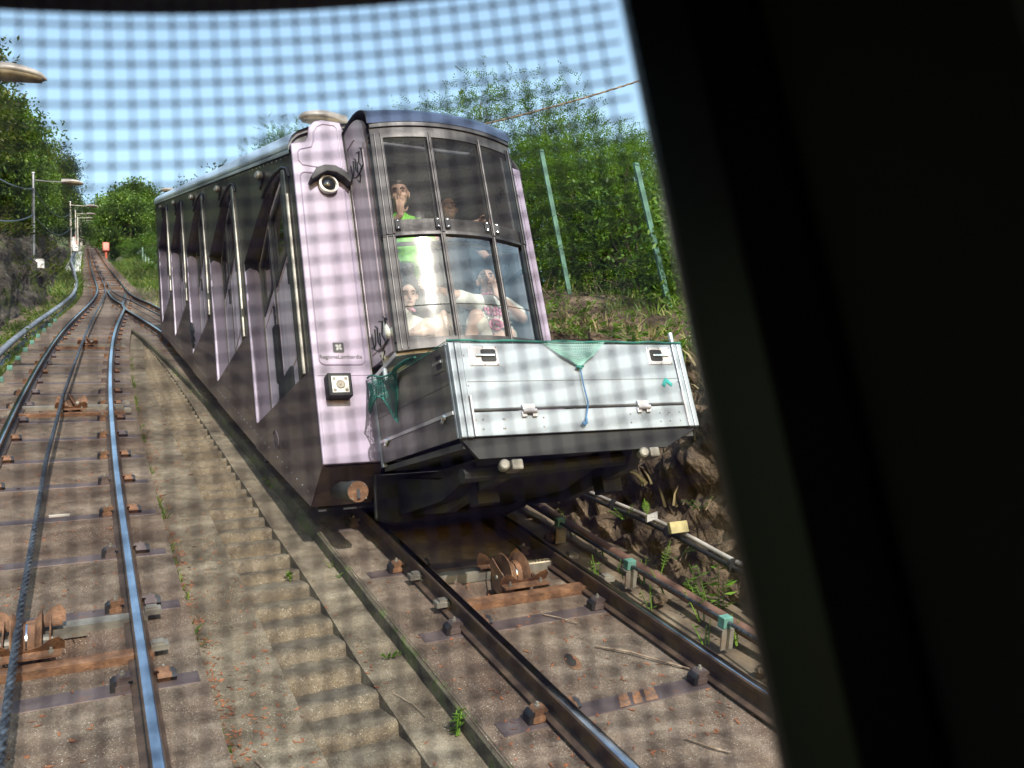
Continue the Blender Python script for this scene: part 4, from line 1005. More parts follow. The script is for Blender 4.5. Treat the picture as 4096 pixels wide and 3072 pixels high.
for xs_, sg in ((CX0,1),(CX1,-1)):
    MB().prism([V3(xs_,a,b) for a,b in sidepoly(.175,HB,CY0+.06,CY1-.05)], (sg*.025,0,0)).build('side_panel', M['aludark'], cargo)  # sides coloured darker than the front to paint in their shade
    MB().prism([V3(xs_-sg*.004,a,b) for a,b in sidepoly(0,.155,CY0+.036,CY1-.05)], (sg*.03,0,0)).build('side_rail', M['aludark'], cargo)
    MB().prism([V3(xs_-sg*.012,a,b) for a,b in sidepoly(.155,.178,CY0+.06,CY1-.05)], (sg*.02,0,0)).build('hinge_line', M['latch'], cargo)
    MB().prism([V3(xs_-sg*.0015,a,b) for a,b in sidepoly(.352,.356,CY0+.06,CY1-.05)], (sg*.01,0,0)).build('panel_seam', M['under'], cargo)
    MB().prism([V3(xs_-sg*.006,a,b) for a,b in sidepoly(-.03,HB,CY1-.05,CY1)], (sg*.04,0,0)).build('rear_post', M['alu'], cargo, bevel=.006)
    MB().prism([V3(xs_-sg*.006,a,b) for a,b in sidepoly(.0,HB,CY0+.036,CY0+.058)], (sg*.04,0,0)).build('front_post', M['alu'], cargo)
    for yc in (4.60,5.72):
        lp = MB(); lp.prism([V3(xs_-sg*.005,a,b) for a,b in sidepoly(.455,.585,yc-.09,yc+.09)], (sg*.01,0,0)); l_ = lp.build('latch', M['aludark'], cargo)
        MB().prism([V3(xs_-sg*.0065,a,b) for a,b in sidepoly(.475,.565,yc-.075,yc+.015)], (sg*.002,0,0)).build('recess', M['under'], l_)
        MB().prism([V3(xs_-sg*.014,a,b) for a,b in sidepoly(.512,.530,yc-.07,yc+.06)], (sg*.008,0,0)).build('handle', M['chrome'], l_)
        hg = MB(); hg.ball(V3(xs_-sg*.012,yc,CZ(yc,.155)), .018, .03, .022, 8, 6); hg.ball(V3(xs_-sg*.012,yc+.03,CZ(yc,.135)), .014, .02, .016, 8, 6); hg.build('hinge', M['chrome'], cargo)
for x,y in ((CX1-.02,CY0+.05),(CX0+.02,CY1-.02),(CX0+.02,CY1-.28)): MB().tube([V3(x,y,CZ(y,HB-.05)),V3(x,y,CZ(y,HB+.10))], .018, 10).build('stake', M['alu'], cargo)
tp = MB(); tp.prism([V3(3.62,CY0-.003,1.43),V3(3.64,CY0-.003,1.41),V3(3.665,CY0-.003,1.445),V3(3.70,CY0-.003,1.415),V3(3.715,CY0-.003,1.43),V3(3.675,CY0-.003,1.475),V3(3.66,CY0-.003,1.48),V3(3.645,CY0-.003,1.465)], (0,-.002,0)); tp.build('tape_scrap', M['teal'], cargo)
# underframe of the cargo box
uf = MB(); uf.prism([V3(CX0+.0,CY0+.02,1.115),V3(CX1-.0,CY0+.02,1.115),V3(CX1-.30,CY0+.02,.985),V3(CX0+.10,CY0+.02,.985)], (0,.03,0)); uf.build('cargo_bumper', M['under'], car)
uf = MB(); uf.prism([V3(CX0+.02,CY0+.05,1.10),V3(CX0+.02,CY1,CZ(CY1,-.02)),V3(CX0+.02,CY1,CZ(CY1,-.06)),V3(CX0+.02,CY0+.05,1.06)], (CX1-CX0-.04,0,0)); uf.build('cargo_pan', M['greyunder'], car)
for x in (CX0+.32, CX1-.5):
    b = MB(); b.prism([V3(x,CY0+.10,1.05),V3(x,6.25,1.25),V3(x,6.45,1.0),V3(x,5.6,.86),V3(x,CY0+.25,.90)], (.09,0,0)); b.build('bracket_beam', M['greyunder'], car)
    b = MB(); b.box(x-.02,4.95,.80,x+.14,5.08,1.08); b.build('hanger_plate', M['under'], car)
lowb = MB(); lowb.prism([V3(XL+.62,6.35,1.30),V3(XL+.62,6.35,.98),V3(XL+.62,5.3,.90),V3(XL+.62,4.8,.96),V3(XL+.62,4.8,1.01),V3(XL+.62,5.3,1.05)], (1.0,0,0)); lowb.build('draw_beam', M['under'], car)
MB().tube([V3(CX0+.06,4.62,.93),V3(CX1-.55,4.62,.97)], .05, 10).build('cross_tube', M['under'], car)
for x in (2.36, 3.42):
    b = MB(); b.lathe([(.028,0),(.034,.02),(.034,.09),(.024,.10)], V3(x-.05,4.48,.935+.02*(x>3)), (-.3,-1,0), 14); tl = b.build('tail_lamp', M['galv'], car, autosm=True)
    b = MB(); b.box(x-.02,4.40,.90+.02*(x>3),x+.06,4.52,.968+.02*(x>3)); b.build('lamp_housing', M['galv'], tl, bevel=.012)
fa = MB(); fa.prism([V3(2.02,6.12,1.30),V3(3.38,6.12,1.30),V3(3.38,6.20,.95),V3(3.20,6.24,.90),V3(2.20,6.24,.90),V3(2.02,6.20,.95)], (0,.05,0)); fa.build('front_fairing', M['under'], car, bevel=.02)
# wheels and bogie under the car
for y in (7.4, 8.9, 15.2, 16.7):
    for x in (XC-.53, XC+.53):
        w = MB(); q = SP(x,y,-2.45+.29); w.lathe([(.05,-.06),(.27,-.06),(.29,-.05),(.29,.05),(.27,.06),(.05,.06)], q, (1,0,0), 24); w.build('wheel', M['rail'], car, autosm=True)
MB().sbox(XL+.06,6.52,-2.36,XR-.06,9.5,-2.30).build('shade_plate', M['under'], car)  # low plate added to block light and blacken the ground below
MB().sbox(XC-.75,7.0,-2.25,XC+.75,17.2,-1.95).build('bogie_frame', M['under'], car)

# ------------------------------------------------------------------ our own car: curved front window with wire screen
OX, OY, OWR = -.27, .497, 1.20
own = empty('viewing_car', (OX, 0, -2.2), 'dark inside of the car the picture is taken from, with a wire screened curved window', 'funicular car')
def oy(x): return OY - (OWR - math.sqrt(OWR*OWR-(x-OX)**2))
OXL, OXR, OZB, OZT = -.855, .314, -.55, .420
pit = .0119; wr_ = .00056
ws = MB(); x = OXL+.004
while x < OXR:
    y_ = oy(x); ws.box(x-wr_,y_-wr_,OZB,x+wr_,y_+wr_,OZT+.02); x += pit
z = OZB
while z < OZT+.01:
    xs = [OXL+(OXR-OXL)*i/40 for i in range(41)]
    pts_a = [V3(x,oy(x)-.0012,z-wr_) for x in xs]; pts_b = [V3(x,oy(x)-.0012,z+wr_) for x in xs]; pts_c = [V3(x,oy(x)+.0006,z+wr_) for x in xs]; pts_d = [V3(x,oy(x)+.0006,z-wr_) for x in xs]
    ws.grid([pts_a,pts_b,pts_c,pts_d,pts_a]); z += .0136
xs = []; x = OXL+.004
while x < OXR: xs.append(x); x += pit
z = OZB; j = 0
while z < OZT+.01:
    for i, x in enumerate(xs): y_ = oy(x); ws.box(x-.0013,y_-.0014,z-.00125,x+.0013,y_+.0013,z+.00125)
    z += .0136
o = ws.build('window_screen', M['wire'], own); o['kind'] = 'stuff'; o['label'] = 'fine dark wire screen across the near window'
def oribbon(z0, z1, t0, t1):
    xs = [OXL-.03+(OXR-OXL+.06)*i/30 for i in range(31)]
    a=[V3(x,oy(x)-t0,z0) for x in xs]; b=[V3(x,oy(x)-t0,z1) for x in xs]; c_=[V3(x,oy(x)+t1,z1) for x in xs]; d_=[V3(x,oy(x)+t1,z0) for x in xs]
    return MB().grid([a,b,c_,d_,a])
oribbon(OZT,OZT+.16,.03,.03).build('window_header', M['ownpost'], own)
oribbon(OZB-.75,OZB,.03,.03).build('window_sill', M['ownblack'], own)
pr = [(OXR,oy(OXR)+.003),(OXR+.07,oy(OXR)-.015),(OXR+.075,oy(OXR)-.06),(OXR+.028,oy(OXR)-.085),(OXR+.006,oy(OXR)-.05),(OXR-.003,oy(OXR)-.012)]
MB().prism([V3(a,b,-1.3) for a,b in pr], (0,0,1.85)).build('window_post', M['ownpost'], own, bevel=.008)
MB().prism([V3(2*OX-a,b,-1.3) for a,b in pr], (0,0,1.85)).build('window_post', M['ownpost'], own, bevel=.008)
MB().box(OXR+.03,-.35,-1.3,OXR+.07,oy(OXR)-.07,.55).build('bay_side', M['ownpanel'], own)
MB().box(2*OX-OXR-.07,-.35,-1.3,2*OX-OXR-.03,oy(OXR)-.07,.55).build('bay_side', M['ownpanel'], own)
MB().tube([V3(OXR+.02,.13,-1.2),V3(OXR+.02,.13,.5)], .006, 8).build('seal_strip', M['ownblack'], own)
MB().prism([V3(OXL-.05,-.35,.53),V3(OXR+.09,-.35,.53),V3(OXR+.09,oy(OXR)+.04,.53),V3(OX,OY+.06,.53),V3(OXL-.05,oy(OXL)+.04,.53)], (0,0,.05)).build('bay_roof', M['ownblack'], own)
MB().prism([V3(OXL-.05,-.35,-1.32),V3(OXR+.09,-.35,-1.32),V3(OXR+.09,oy(OXR)+.04,-1.32),V3(OX,OY+.06,-1.32),V3(OXL-.05,oy(OXL)+.04,-1.32)], (0,0,.05)).build('bay_floor', M['ownblack'], own)
AX0, AX1 = OX-1.10, OX+1.10
def shell(name, pts, vec): MB().prism(pts, vec).build(name, M['ownblack'], own)
for a,b in ((AX0,2*OX-OXR-.04),(OXR+.04,AX1)): shell('front_column', [V3(a,-.40,-1.9),V3(b,-.40,-1.9),V3(b,-.40,.95),V3(a,-.40,.95)], (0,.05,0))
shell('bay_lintel', [V3(OXL-.05,-.40,.56),V3(OXR+.09,-.40,.56),V3(OXR+.09,-.40,.95),V3(OXL-.05,-.40,.95)], (0,.05,0))
shell('front_apron', [V3(OXL-.05,-.40,-1.9),V3(OXR+.09,-.40,-1.9),V3(OXR+.09,-.40,-1.28),V3(OXL-.05,-.40,-1.28)], (0,.05,0))
for x in (AX0, AX1-.04): shell('side_wall', [SP(x,-.4,-1.9),SP(x,-11,-1.9),SP(x,-11,1.1),SP(x,-.4,1.15)], (.04,0,0))
shell('roof', [SP(AX0,-.40,1.10),SP(AX1,-.40,1.10),SP(AX1,-11,1.10),SP(AX0,-11,1.10)], (0,0,.05))
shell('floor', [SP(AX0,-.40,-1.95),SP(AX1,-.40,-1.95),SP(AX1,-11,-1.95),SP(AX0,-11,-1.95)], (0,0,.05))
shell('rear_wall', [SP(AX0,-11,-1.95),SP(AX1,-11,-1.95),SP(AX1,-11,1.15),SP(AX0,-11,1.15)], (0,-.05,0))

# the front window of our car leans a little: its lower edge stands further out
for o_ in list(own.children):
    if o_.name.split('.')[0] in ('window_screen','window_header','window_sill','window_post','bay_side','seal_strip'):
        zz = ORG[own.name].z
        for v_ in o_.data.vertices: v_.co.y -= .068*(max(-.6, v_.co.z + zz) - .36)
# ------------------------------------------------------------------ passengers
def capsule(mb, a, b, ra, rb, seg=14):
    a = Vector(a); b = Vector(b); d = (b-a); L = d.length; d.normalize()
    prof = []
    for i in range(5): t = math.radians(90*(1-i/4)); prof.append((max(1e-4, ra*math.cos(t)), -ra*math.sin(t)))
    for i in range(5): t = math.radians(90*i/4); prof.append((max(1e-4, rb*math.cos(t)), L + rb*math.sin(t)))
    mb.lathe(prof, a, d, seg)
def chain(mb, pts, rs):
    for (a,b,ra,rb) in zip(pts[:-1],pts[1:],rs[:-1],rs[1:]): capsule(mb, a, b, ra, rb)
def hand(mb, wrist, fwd, side, curl=.25, s=1.0):
    """palm and five separate fingers; fwd = pointing direction, side = towards the thumb"""
    wrist = Vector(wrist); f = Vector(fwd).normalized(); t = Vector(side); t = (t - f*t.dot(f)).normalized(); n = f.cross(t).normalized()
    for k in (-1.2,-.4,.4,1.2): capsule(mb, wrist + f*.01*s + t*(k*.015*s), wrist + f*.085*s + t*(k*.021*s), .014*s, .012*s, 8)
    for k, L in ((-1.5,.055),(-.5,.072),(.5,.076),(1.5,.066)):
        p = wrist + f*.085*s + t*(-k*-1*.0205*s)
        q = p + (f + t*.10*k - n*curl*.3)*(L*.5*s); r = q + (f + t*.10*k - n*curl)*(L*.5*s)
        capsule(mb, p, q, .0085*s, .008*s, 8); capsule(mb, q, r, .008*s, .0068*s, 8)
    p = wrist + f*.03*s + t*.03*s; q = p + (t*.8+f*.6)*.035*s; r = q + (f*.9+t*.35)*.032*s
    capsule(mb, p, q, .0105*s, .0095*s, 8); capsule(mb, q, r, .0095*s, .008*s, 8)
def solid(mb, name, mat, parent, voxel):
    me = mb.mesh(name, None, (0,0,0)); bm = bmesh.new(); bm.from_mesh(me); bmesh.ops.recalc_face_normals(bm, faces=bm.faces[:]); bm.to_mesh(me); bm.free()
    ob = bpy.data.objects.new(name, me); COL.objects.link(ob)
    r = ob.modifiers.new('r','REMESH'); r.mode = 'VOXEL'; r.voxel_size = voxel
    s = ob.modifiers.new('s','SMOOTH'); s.iterations = 4; s.factor = .5
    dg = bpy.context.evaluated_depsgraph_get(); nm = bpy.data.meshes.new_from_object(ob.evaluated_get(dg))
    bpy.data.objects.remove(ob); bpy.data.meshes.remove(me)
    nm.name = name; nm.materials.clear(); nm.materials.append(mat)
    o0 = ORG[parent.name]
    nm.transform(Matrix.Translation(-o0)); nm.polygons.foreach_set('use_smooth', [True]*len(nm.polygons))
    o = bpy.data.objects.new(name, nm); COL.objects.link(o); o.parent = parent; ORG[o.name] = o0; return o
def head_geo(mb, c, fwd, s=1.0):
    c = Vector(c); f = Vector(fwd).normalized(); up = Vector((0,0,1)); r = f.cross(up).normalized(); up = r.cross(f)
    R3 = Matrix((r, f, up)).transposed()
    def L(a,b,d): return c + (r*a + f*b + up*d)*s
    mb.ball(L(0,-.005,.025), .074*s, .090*s, .086*s, 18, 12, R3)      # skull
    mb.ball(L(0,.018,-.035), .058*s, .066*s, .075*s, 16, 10, R3)      # jaw
    mb.ball(L(0,.055,-.085), .026*s, .024*s, .022*s, 10, 8, R3)       # chin
    capsule(mb, L(0,.078,.008), L(0,.098,-.026), .010*s, .014*s, 8)    # nose
    for sx in (-1,1):
        mb.ball(L(.078*sx,-.005,-.005), .012*s, .022*s, .032*s, 10, 8, R3)
        mb.ball(L(.036*sx,.055,-.025), .026*s, .022*s, .024*s, 10, 8, R3)
    mb.ball(L(0,.074,-.055), .024*s, .014*s, .012*s, 10, 6, R3)
    return L, R3
def face_parts(parent, L, R3, s, lipw=.022):
    for sx in (-1,1):
        e = MB(); e.ball(L(.031*sx,.0735,.008), .0105*s, .005*s, .0048*s, 10, 6, R3); eo = e.build('eye', M['eye'], parent, smooth=True)
        i = MB(); i.ball(L(.031*sx,.0775,.008), .0062*s, .0035*s, .0058*s, 8, 6, R3); i.build('iris', M['lens'], eo, smooth=True)
        b = MB(); b.tube([L(.014*sx,.084,.026),L(.031*sx,.082,.033),L(.048*sx,.072,.027)], .0045*s, 6); b.build('eyebrow', M['hair'], parent, smooth=True)
    m = MB(); m.ball(L(0,.084,-.055), lipw*s, .006*s, .007*s, 10, 6, R3); m.build('mouth', M['lip'], parent, smooth=True)

# boy in a green shirt with a hand raised in front of his mouth
B = empty('person', (2.42,5.80,2.06), 'standing person in a bright green shirt, hand raised to mouth behind upper window', 'person')
hc = (2.415,5.70,3.58); fw = (-.36,-.90,-.22)
b = MB(); L, R3 = head_geo(b, hc, fw, 1.02)
chain(b, [(2.42,5.77,3.52),(2.43,5.79,3.42),(2.43,5.80,3.20),(2.43,5.80,2.98)], [.048,.055,.10,.095])
chain(b, [(2.30,5.79,3.36),(2.19,5.70,3.15),(2.315,5.50,3.265)], [.045,.038,.026])
hand(b, (2.315,5.495,3.27), (.06,-.10,.95), (.9,.1,.0), .2, 1.0)
chain(b, [(2.56,5.79,3.37),(2.65,5.76,3.18),(2.66,5.60,3.06)], [.045,.038,.026]); hand(b, (2.66,5.59,3.055), (.1,-.9,-.2), (-.9,0,.2), .5)
chain(b, [(2.36,5.80,2.95),(2.36,5.75,2.50),(2.36,5.80,2.09)], [.08,.055,.04]); chain(b, [(2.50,5.80,2.95),(2.51,5.75,2.50),(2.51,5.80,2.09)], [.08,.055,.04])
capsule(b, (2.36,5.80,2.085), (2.34,5.66,2.075), .036, .028); capsule(b, (2.51,5.80,2.085), (2.51,5.66,2.075), .036, .028)
bo = solid(b, 'body', M['skin1'], B, .0065); face_parts(bo, L, R3, 1.02)
h = MB(); h.ball(L(0,-.018,.045), .080, .090, .078, 16, 10, R3); h.ball(L(0,.03,.085), .06, .05, .035, 12, 8, R3); solid(h, 'hair', M['hair'], B, .007)
sh = MB(); chain(sh, [(2.43,5.79,3.43),(2.43,5.80,3.34),(2.43,5.80,3.10),(2.43,5.80,2.86)], [.062,.118,.125,.128])
chain(sh, [(2.34,5.79,3.375),(2.29,5.785,3.35),(2.205,5.71,3.215)], [.06,.064,.058]); chain(sh, [(2.52,5.79,3.375),(2.575,5.785,3.355),(2.65,5.765,3.20)], [.06,.064,.058])
rs = random.Random(5)
for i in range(9): z = 2.90+i*.055; capsule(sh, (2.33+rs.uniform(0,.05),5.70,z), (2.53,5.69,z+rs.uniform(-.04,.04)), .017, .014, 8)
solid(sh, 'shirt', M['lime'], B, .008)
tr = MB(); chain(tr, [(2.36,5.80,2.93),(2.36,5.76,2.45)], [.105,.085]); chain(tr, [(2.50,5.80,2.93),(2.51,5.76,2.45)], [.105,.085]); solid(tr, 'shorts', M['darkcloth'], B, .01)

B.location.x -= .025
# child sitting at the left, knees drawn up
G = empty('person', (2.27,5.68,2.07), 'child with dark curly hair in a white shirt sitting low behind the left pane', 'person')
b = MB(); hc = (2.345,5.56,2.60); fw = (-.12,-.95,-.25); L, R3 = head_geo(b, hc, fw, .97)
chain(b, [(2.335,5.60,2.52),(2.30,5.64,2.44),(2.27,5.68,2.30),(2.26,5.72,2.15)], [.045,.05,.10,.10])
chain(b, [(2.36,5.72,2.15),(2.56,5.47,2.36),(2.60,5.60,2.10)], [.078,.058,.042]); capsule(b, (2.60,5.60,2.10), (2.63,5.47,2.085), .036, .026)
chain(b, [(2.22,5.70,2.15),(2.42,5.42,2.30),(2.49,5.52,2.10)], [.078,.058,.042]); capsule(b, (2.49,5.52,2.10), (2.52,5.40,2.085), .036, .026)
chain(b, [(2.20,5.62,2.41),(2.16,5.52,2.24),(2.33,5.40,2.22)], [.04,.034,.024]); hand(b, (2.33,5.40,2.22), (.9,-.1,.2), (0,0,1), .5, .9)
chain(b, [(2.40,5.62,2.40),(2.50,5.52,2.30),(2.56,5.40,2.40)], [.038,.032,.022]); hand(b, (2.56,5.40,2.40), (.3,-.1,-.9), (.9,0,.2), .6, .9)
bo = solid(b, 'body', M['skin2'], G, .0065); face_parts(bo, L, R3, .97)
h = MB(); h.ball(L(0,-.03,.05), .092, .095, .085, 16, 10, R3)
rs = random.Random(2)
for i in range(60):
    a = rs.uniform(0,6.28); u = rs.uniform(-.1,1); q = L(.088*math.cos(a)*math.sqrt(max(0,1-u*u*.8)), -.045+.075*math.sin(a)*math.sqrt(max(0,1-u*u*.8)), .05+.085*u); h.ball(q, .02+rs.random()*.012, None, None, 8, 6)
for i in range(26): h.ball(L(rs.uniform(-.06,.05),-.04+rs.uniform(-.05,.04),.13+rs.uniform(0,.11)), .032+rs.random()*.012, None, None, 8, 6)
for i in range(14): h.ball(L(-.085+rs.uniform(-.01,.01),-.03+rs.uniform(-.04,.02),.02-rs.random()*.12), .022, None, None, 8, 6)
solid(h, 'hair', M['hair'], G, .007)
sh = MB(); chain(sh, [(2.32,5.61,2.475),(2.29,5.65,2.40),(2.27,5.69,2.28),(2.26,5.72,2.13)], [.06,.112,.122,.125])
chain(sh, [(2.25,5.63,2.43),(2.195,5.61,2.40),(2.165,5.53,2.27)], [.06,.06,.056]); chain(sh, [(2.34,5.63,2.43),(2.405,5.615,2.395),(2.47,5.54,2.33)], [.058,.058,.05])
for i in range(6): capsule(sh, (2.20+rs.uniform(0,.03),5.585,2.16+i*.045), (2.36,5.58,2.18+i*.04), .014, .012, 8)
solid(sh, 'shirt', M['shirtw'], G, .008)
cl_ = MB(); cl_.tube([L(-.055,-.02,-.115),L(-.035,.045,-.125),(2.36,5.545,2.485),L(.05,.02,-.118)], .012, 8); cl_.build('collar', M['pinkprint'], G, smooth=True)
tr = MB(); chain(tr, [(2.36,5.72,2.15),(2.45,5.60,2.25)], [.098,.09]); chain(tr, [(2.22,5.70,2.15),(2.31,5.58,2.23)], [.098,.09]); solid(tr, 'shorts', M['shorts'], G, .01)

G.location.x -= .065; G.location.z -= .02
# person in a white printed T-shirt at the right
P_ = empty('person', (3.02,5.70,2.07), 'sitting person in a white T-shirt with pink print, one hand held to the face', 'person')
b = MB(); hc = (3.03,5.62,2.77); fw = (-.30,-.93,.05); L, R3 = head_geo(b, hc, fw, 1.02)
chain(b, [(3.03,5.65,2.70),(3.03,5.68,2.60),(3.04,5.70,2.40),(3.05,5.72,2.16)], [.05,.055,.12,.125])
chain(b, [(2.88,5.66,2.60),(2.70,5.54,2.60),(2.50,5.50,2.62)], [.048,.040,.028]); hand(b, (2.50,5.50,2.62), (-.9,-.1,.2), (0,.2,1), .3)
chain(b, [(3.19,5.66,2.58),(3.25,5.50,2.39),(3.045,5.455,2.55)], [.048,.042,.028]); hand(b, (3.04,5.452,2.553), (-.25,.1,.9), (-.8,.3,-.2), .5)
chain(b, [(2.95,5.70,2.16),(2.78,5.42,2.36),(2.70,5.52,2.10)], [.09,.064,.046]); capsule(b, (2.70,5.52,2.10), (2.66,5.38,2.085), .036, .028)
chain(b, [(3.12,5.70,2.16),(3.02,5.40,2.20),(2.86,5.36,2.12)], [.09,.064,.046]); capsule(b, (2.86,5.36,2.12), (2.76,5.34,2.10), .036, .026)
bo = solid(b, 'body', M['skin1'], P_, .0068); face_parts(bo, L, R3, 1.02)
h = MB(); h.ball(L(0,-.02,.045), .082, .092, .08, 16, 10, R3); h.ball(L(0,-.06,-.02), .07, .05, .08, 12, 8, R3); solid(h, 'hair', M['hair'], P_, .008)
sh = MB(); chain(sh, [(3.03,5.66,2.635),(3.03,5.69,2.55),(3.04,5.70,2.38),(3.05,5.72,2.14)], [.068,.132,.145,.15])
chain(sh, [(2.95,5.67,2.60),(2.88,5.66,2.595),(2.735,5.57,2.59)], [.068,.072,.066]); chain(sh, [(3.11,5.67,2.59),(3.19,5.655,2.575),(3.24,5.54,2.445)], [.068,.072,.066])
for i in range(8): capsule(sh, (2.93+rs.uniform(0,.05),5.565,2.16+i*.05), (3.17,5.57,2.20+i*.045), .016, .013, 8)
so = solid(sh, 'shirt', M['shirtw'], P_, .009)
pr_ = MB()
def patch(cx, cz, w, h_, a=0): 
    q = V3(cx, 5.533, cz); ca, sa = math.cos(a), math.sin(a); pr_.ball(q, w, .02, h_, 10, 6, Matrix.Rotation(a, 3, 'Y'))
for i in range(7): patch(2.925+i*.027, 2.475+.006*math.sin(i*2), .010, .022, .3*math.sin(i*3))
for i in range(6): patch(2.95+i*.028, 2.435+.006*math.cos(i*2), .010, .016, .4*math.sin(i*2))
pr_.tube([V3(3.01+.058*math.cos(t/16*6.283), 5.538, 2.345+.045*math.sin(t/16*6.283)) for t in range(16)], .010, 6, closed=True)
for i in range(4): patch(2.975+i*.024, 2.345, .008, .020)
for i in range(5): patch(2.94+i*.03, 2.255+.01*math.sin(i*3), .011, .009)
pr_.build('shirt_print', M['pinkprint'], P_, smooth=True)
nc = MB(); nc.tube([V3(3.03+.055*math.cos(t), 5.63-.045*math.sin(t), 2.655-.012*math.sin(t)) for t in [k*math.pi/8 for k in range(9)]], .010, 6); nc.build('collar', M['pinkprint'], P_, smooth=True)
tr = MB(); chain(tr, [(2.95,5.70,2.16),(2.80,5.455,2.335),(2.775,5.46,2.30)], [.108,.085,.08]); chain(tr, [(3.12,5.70,2.16),(3.035,5.44,2.20)], [.108,.085]); solid(tr, 'shorts', M['shorts'], P_, .01)

# two dim passengers standing further back
for (px, py, dz, shirt, skin, lab, arm) in ((2.98,6.05,.02,'darkcloth','skin1','dim standing person in dark clothes behind the middle upper pane, forearm on the rail',True),(3.02,6.75,.22,'darkcloth','skin1','barely visible taller person far back in the dark car interior',False)):
    Q = empty('person', (px,py,2.05+dz), lab, 'person')
    b = MB(); z = 2.05+dz; L, R3 = head_geo(b, (px,py-.03,z+1.60), (-.2,-.95,-.05), 1.0)
    chain(b, [(px,py,z+1.52),(px,py+.02,z+1.40),(px,py+.03,z+1.2),(px,py+.03,z+.95)], [.05,.055,.11,.11])
    if arm:
        chain(b, [(px-.17,py,z+1.36),(px-.25,py-.2,z+1.16),(px-.05,py-.58,z+1.16)], [.046,.040,.027]); hand(b, (px-.05,py-.585,z+1.16), (.9,-.25,-.12), (0,-.3,1), .5)
        chain(b, [(px+.17,py,z+1.36),(px+.26,py-.15,z+1.05),(px+.20,py-.52,z+.95)], [.046,.040,.027]); hand(b, (px+.20,py-.53,z+.95), (-.6,-.6,-.3), (0,-.3,1), .6)
    else:
        for sx in (-1,1): chain(b, [(px+.18*sx,py,z+1.36),(px+.23*sx,py,z+1.08),(px+.22*sx,py-.1,z+.85)], [.046,.040,.027]); hand(b, (px+.22*sx,py-.1,z+.85), (0,-.2,-.9), (-sx,-.3,0), .4)
    for sx in (-.09,.09):
        chain(b, [(px+sx,py+.02,z+.93),(px+sx,py,z+.5),(px+sx,py+.03,z+.06)], [.09,.06,.042]); capsule(b, (px+sx,py+.02,z+.045), (px+sx,py-.12,z+.035), .036, .028)
    bo = solid(b, 'body', M[skin], Q, .008); face_parts(bo, L, R3, 1.0)
    h = MB(); h.ball(L(0,-.02,.045), .08, .09, .078, 14, 10, R3); solid(h, 'hair', M['hair'], Q, .009)
    sh = MB(); chain(sh, [(px,py+.01,z+1.42),(px,py+.02,z+1.3),(px,py+.03,z+1.1),(px,py+.03,z+.85)], [.065,.13,.135,.135])
    for sx in (-1,1): chain(sh, [(px+.10*sx,py,z+1.38),(px+.17*sx,py,z+1.36),(px+.23*sx,py-.12*arm,z+1.2)], [.065,.065,.058])
    for sx in (-.09,.09): chain(sh, [(px+sx,py+.02,z+.93),(px+sx,py,z+.5)], [.11,.08])
    solid(sh, 'clothes', M[shirt], Q, .01)

# ------------------------------------------------------------------ green cargo net with a blue cord
NT = empty('cargo_net', (2.9,4.5,1.73), 'green net over the cargo box, gathered in a knot on its front', 'net')
n_ = MB(); rn = random.Random(11)
knot = V3(2.955,CY0-.022,1.555)
for i in range(26):
    t = i/25; x = 2.70 + .50*t; top = V3(x,CY0-.004,1.742)
    mid = top.lerp(knot, .55) + V3(.02*(t-.5), -.012, -.035*abs(math.sin(t*math.pi)))
    n_.tube([V3(x+.02,CY0+.05,1.752), top, mid, knot+V3(.02*(t-.5),0,.02)], .0024, 4)
for j in range(12):
    f_ = j/12; pts = []
    for i in range(9):
        t = i/8; x = 2.70+.50*t; top = V3(x,CY0-.008,1.742); p = top.lerp(knot, f_) + V3(0,-.010*math.sin(f_*3.1),-.030*math.sin(t*math.pi)*math.sin(f_*3.14)); pts.append(p)
    n_.tube(pts, .0022, 4)
n_.build('front_gather', M['netpale'], NT)
kb = MB(); kb.ball(knot, .018, .012, .015, 10, 8); kb.ball(knot+V3(.02,-.004,.008), .012, .01, .009, 8, 6); kb.ball(knot+V3(-.022,-.004,.004), .012, .01, .009, 8, 6); kb.build('knot', M['netgreen'], NT, smooth=True)
cd = MB(); cd.tube([knot, knot+V3(-.003,-.004,-.12), knot+V3(.004,-.006,-.25), V3(2.92,CY0-.028,1.20)], .0055, 6); cd.build('cord', M['bluecord'], NT)
hk = MB(); hk.tube([V3(2.92,CY0-.028,1.20),V3(2.915,CY0-.03,1.17),V3(2.895,CY0-.03,1.155),V3(2.89,CY0-.028,1.175)], .010, 6); hk.build('hook', M['bluecord'], NT)
sh_ = MB(); nx, ny = 60, 44; rows = []
for j in range(ny+1):
    r = []
    for i in range(nx+1):
        x = CX0-.01+(CX1-CX0+.02)*i/nx; y = CY0+.01+(CY1-CY0-.06)*j/ny
        sag = -.05*math.sin(math.pi*i/nx)*math.sin(math.pi*j/ny) + .008*fbm(x*5,y*5,0,3)
        r.append(V3(x,y,CZ(y,HB+.008+sag)))
    rows.append(r)
for j in range(0,ny+1): sh_.tube([rows[j][i] for i in range(0,nx+1,6)], .0024, 3)
for i in range(0,nx+1): sh_.tube([rows[j][i] for j in range(0,ny+1,4)], .0024, 3)
o = sh_.build('cover', M['netgreen'], NT); o['kind'] = 'stuff'
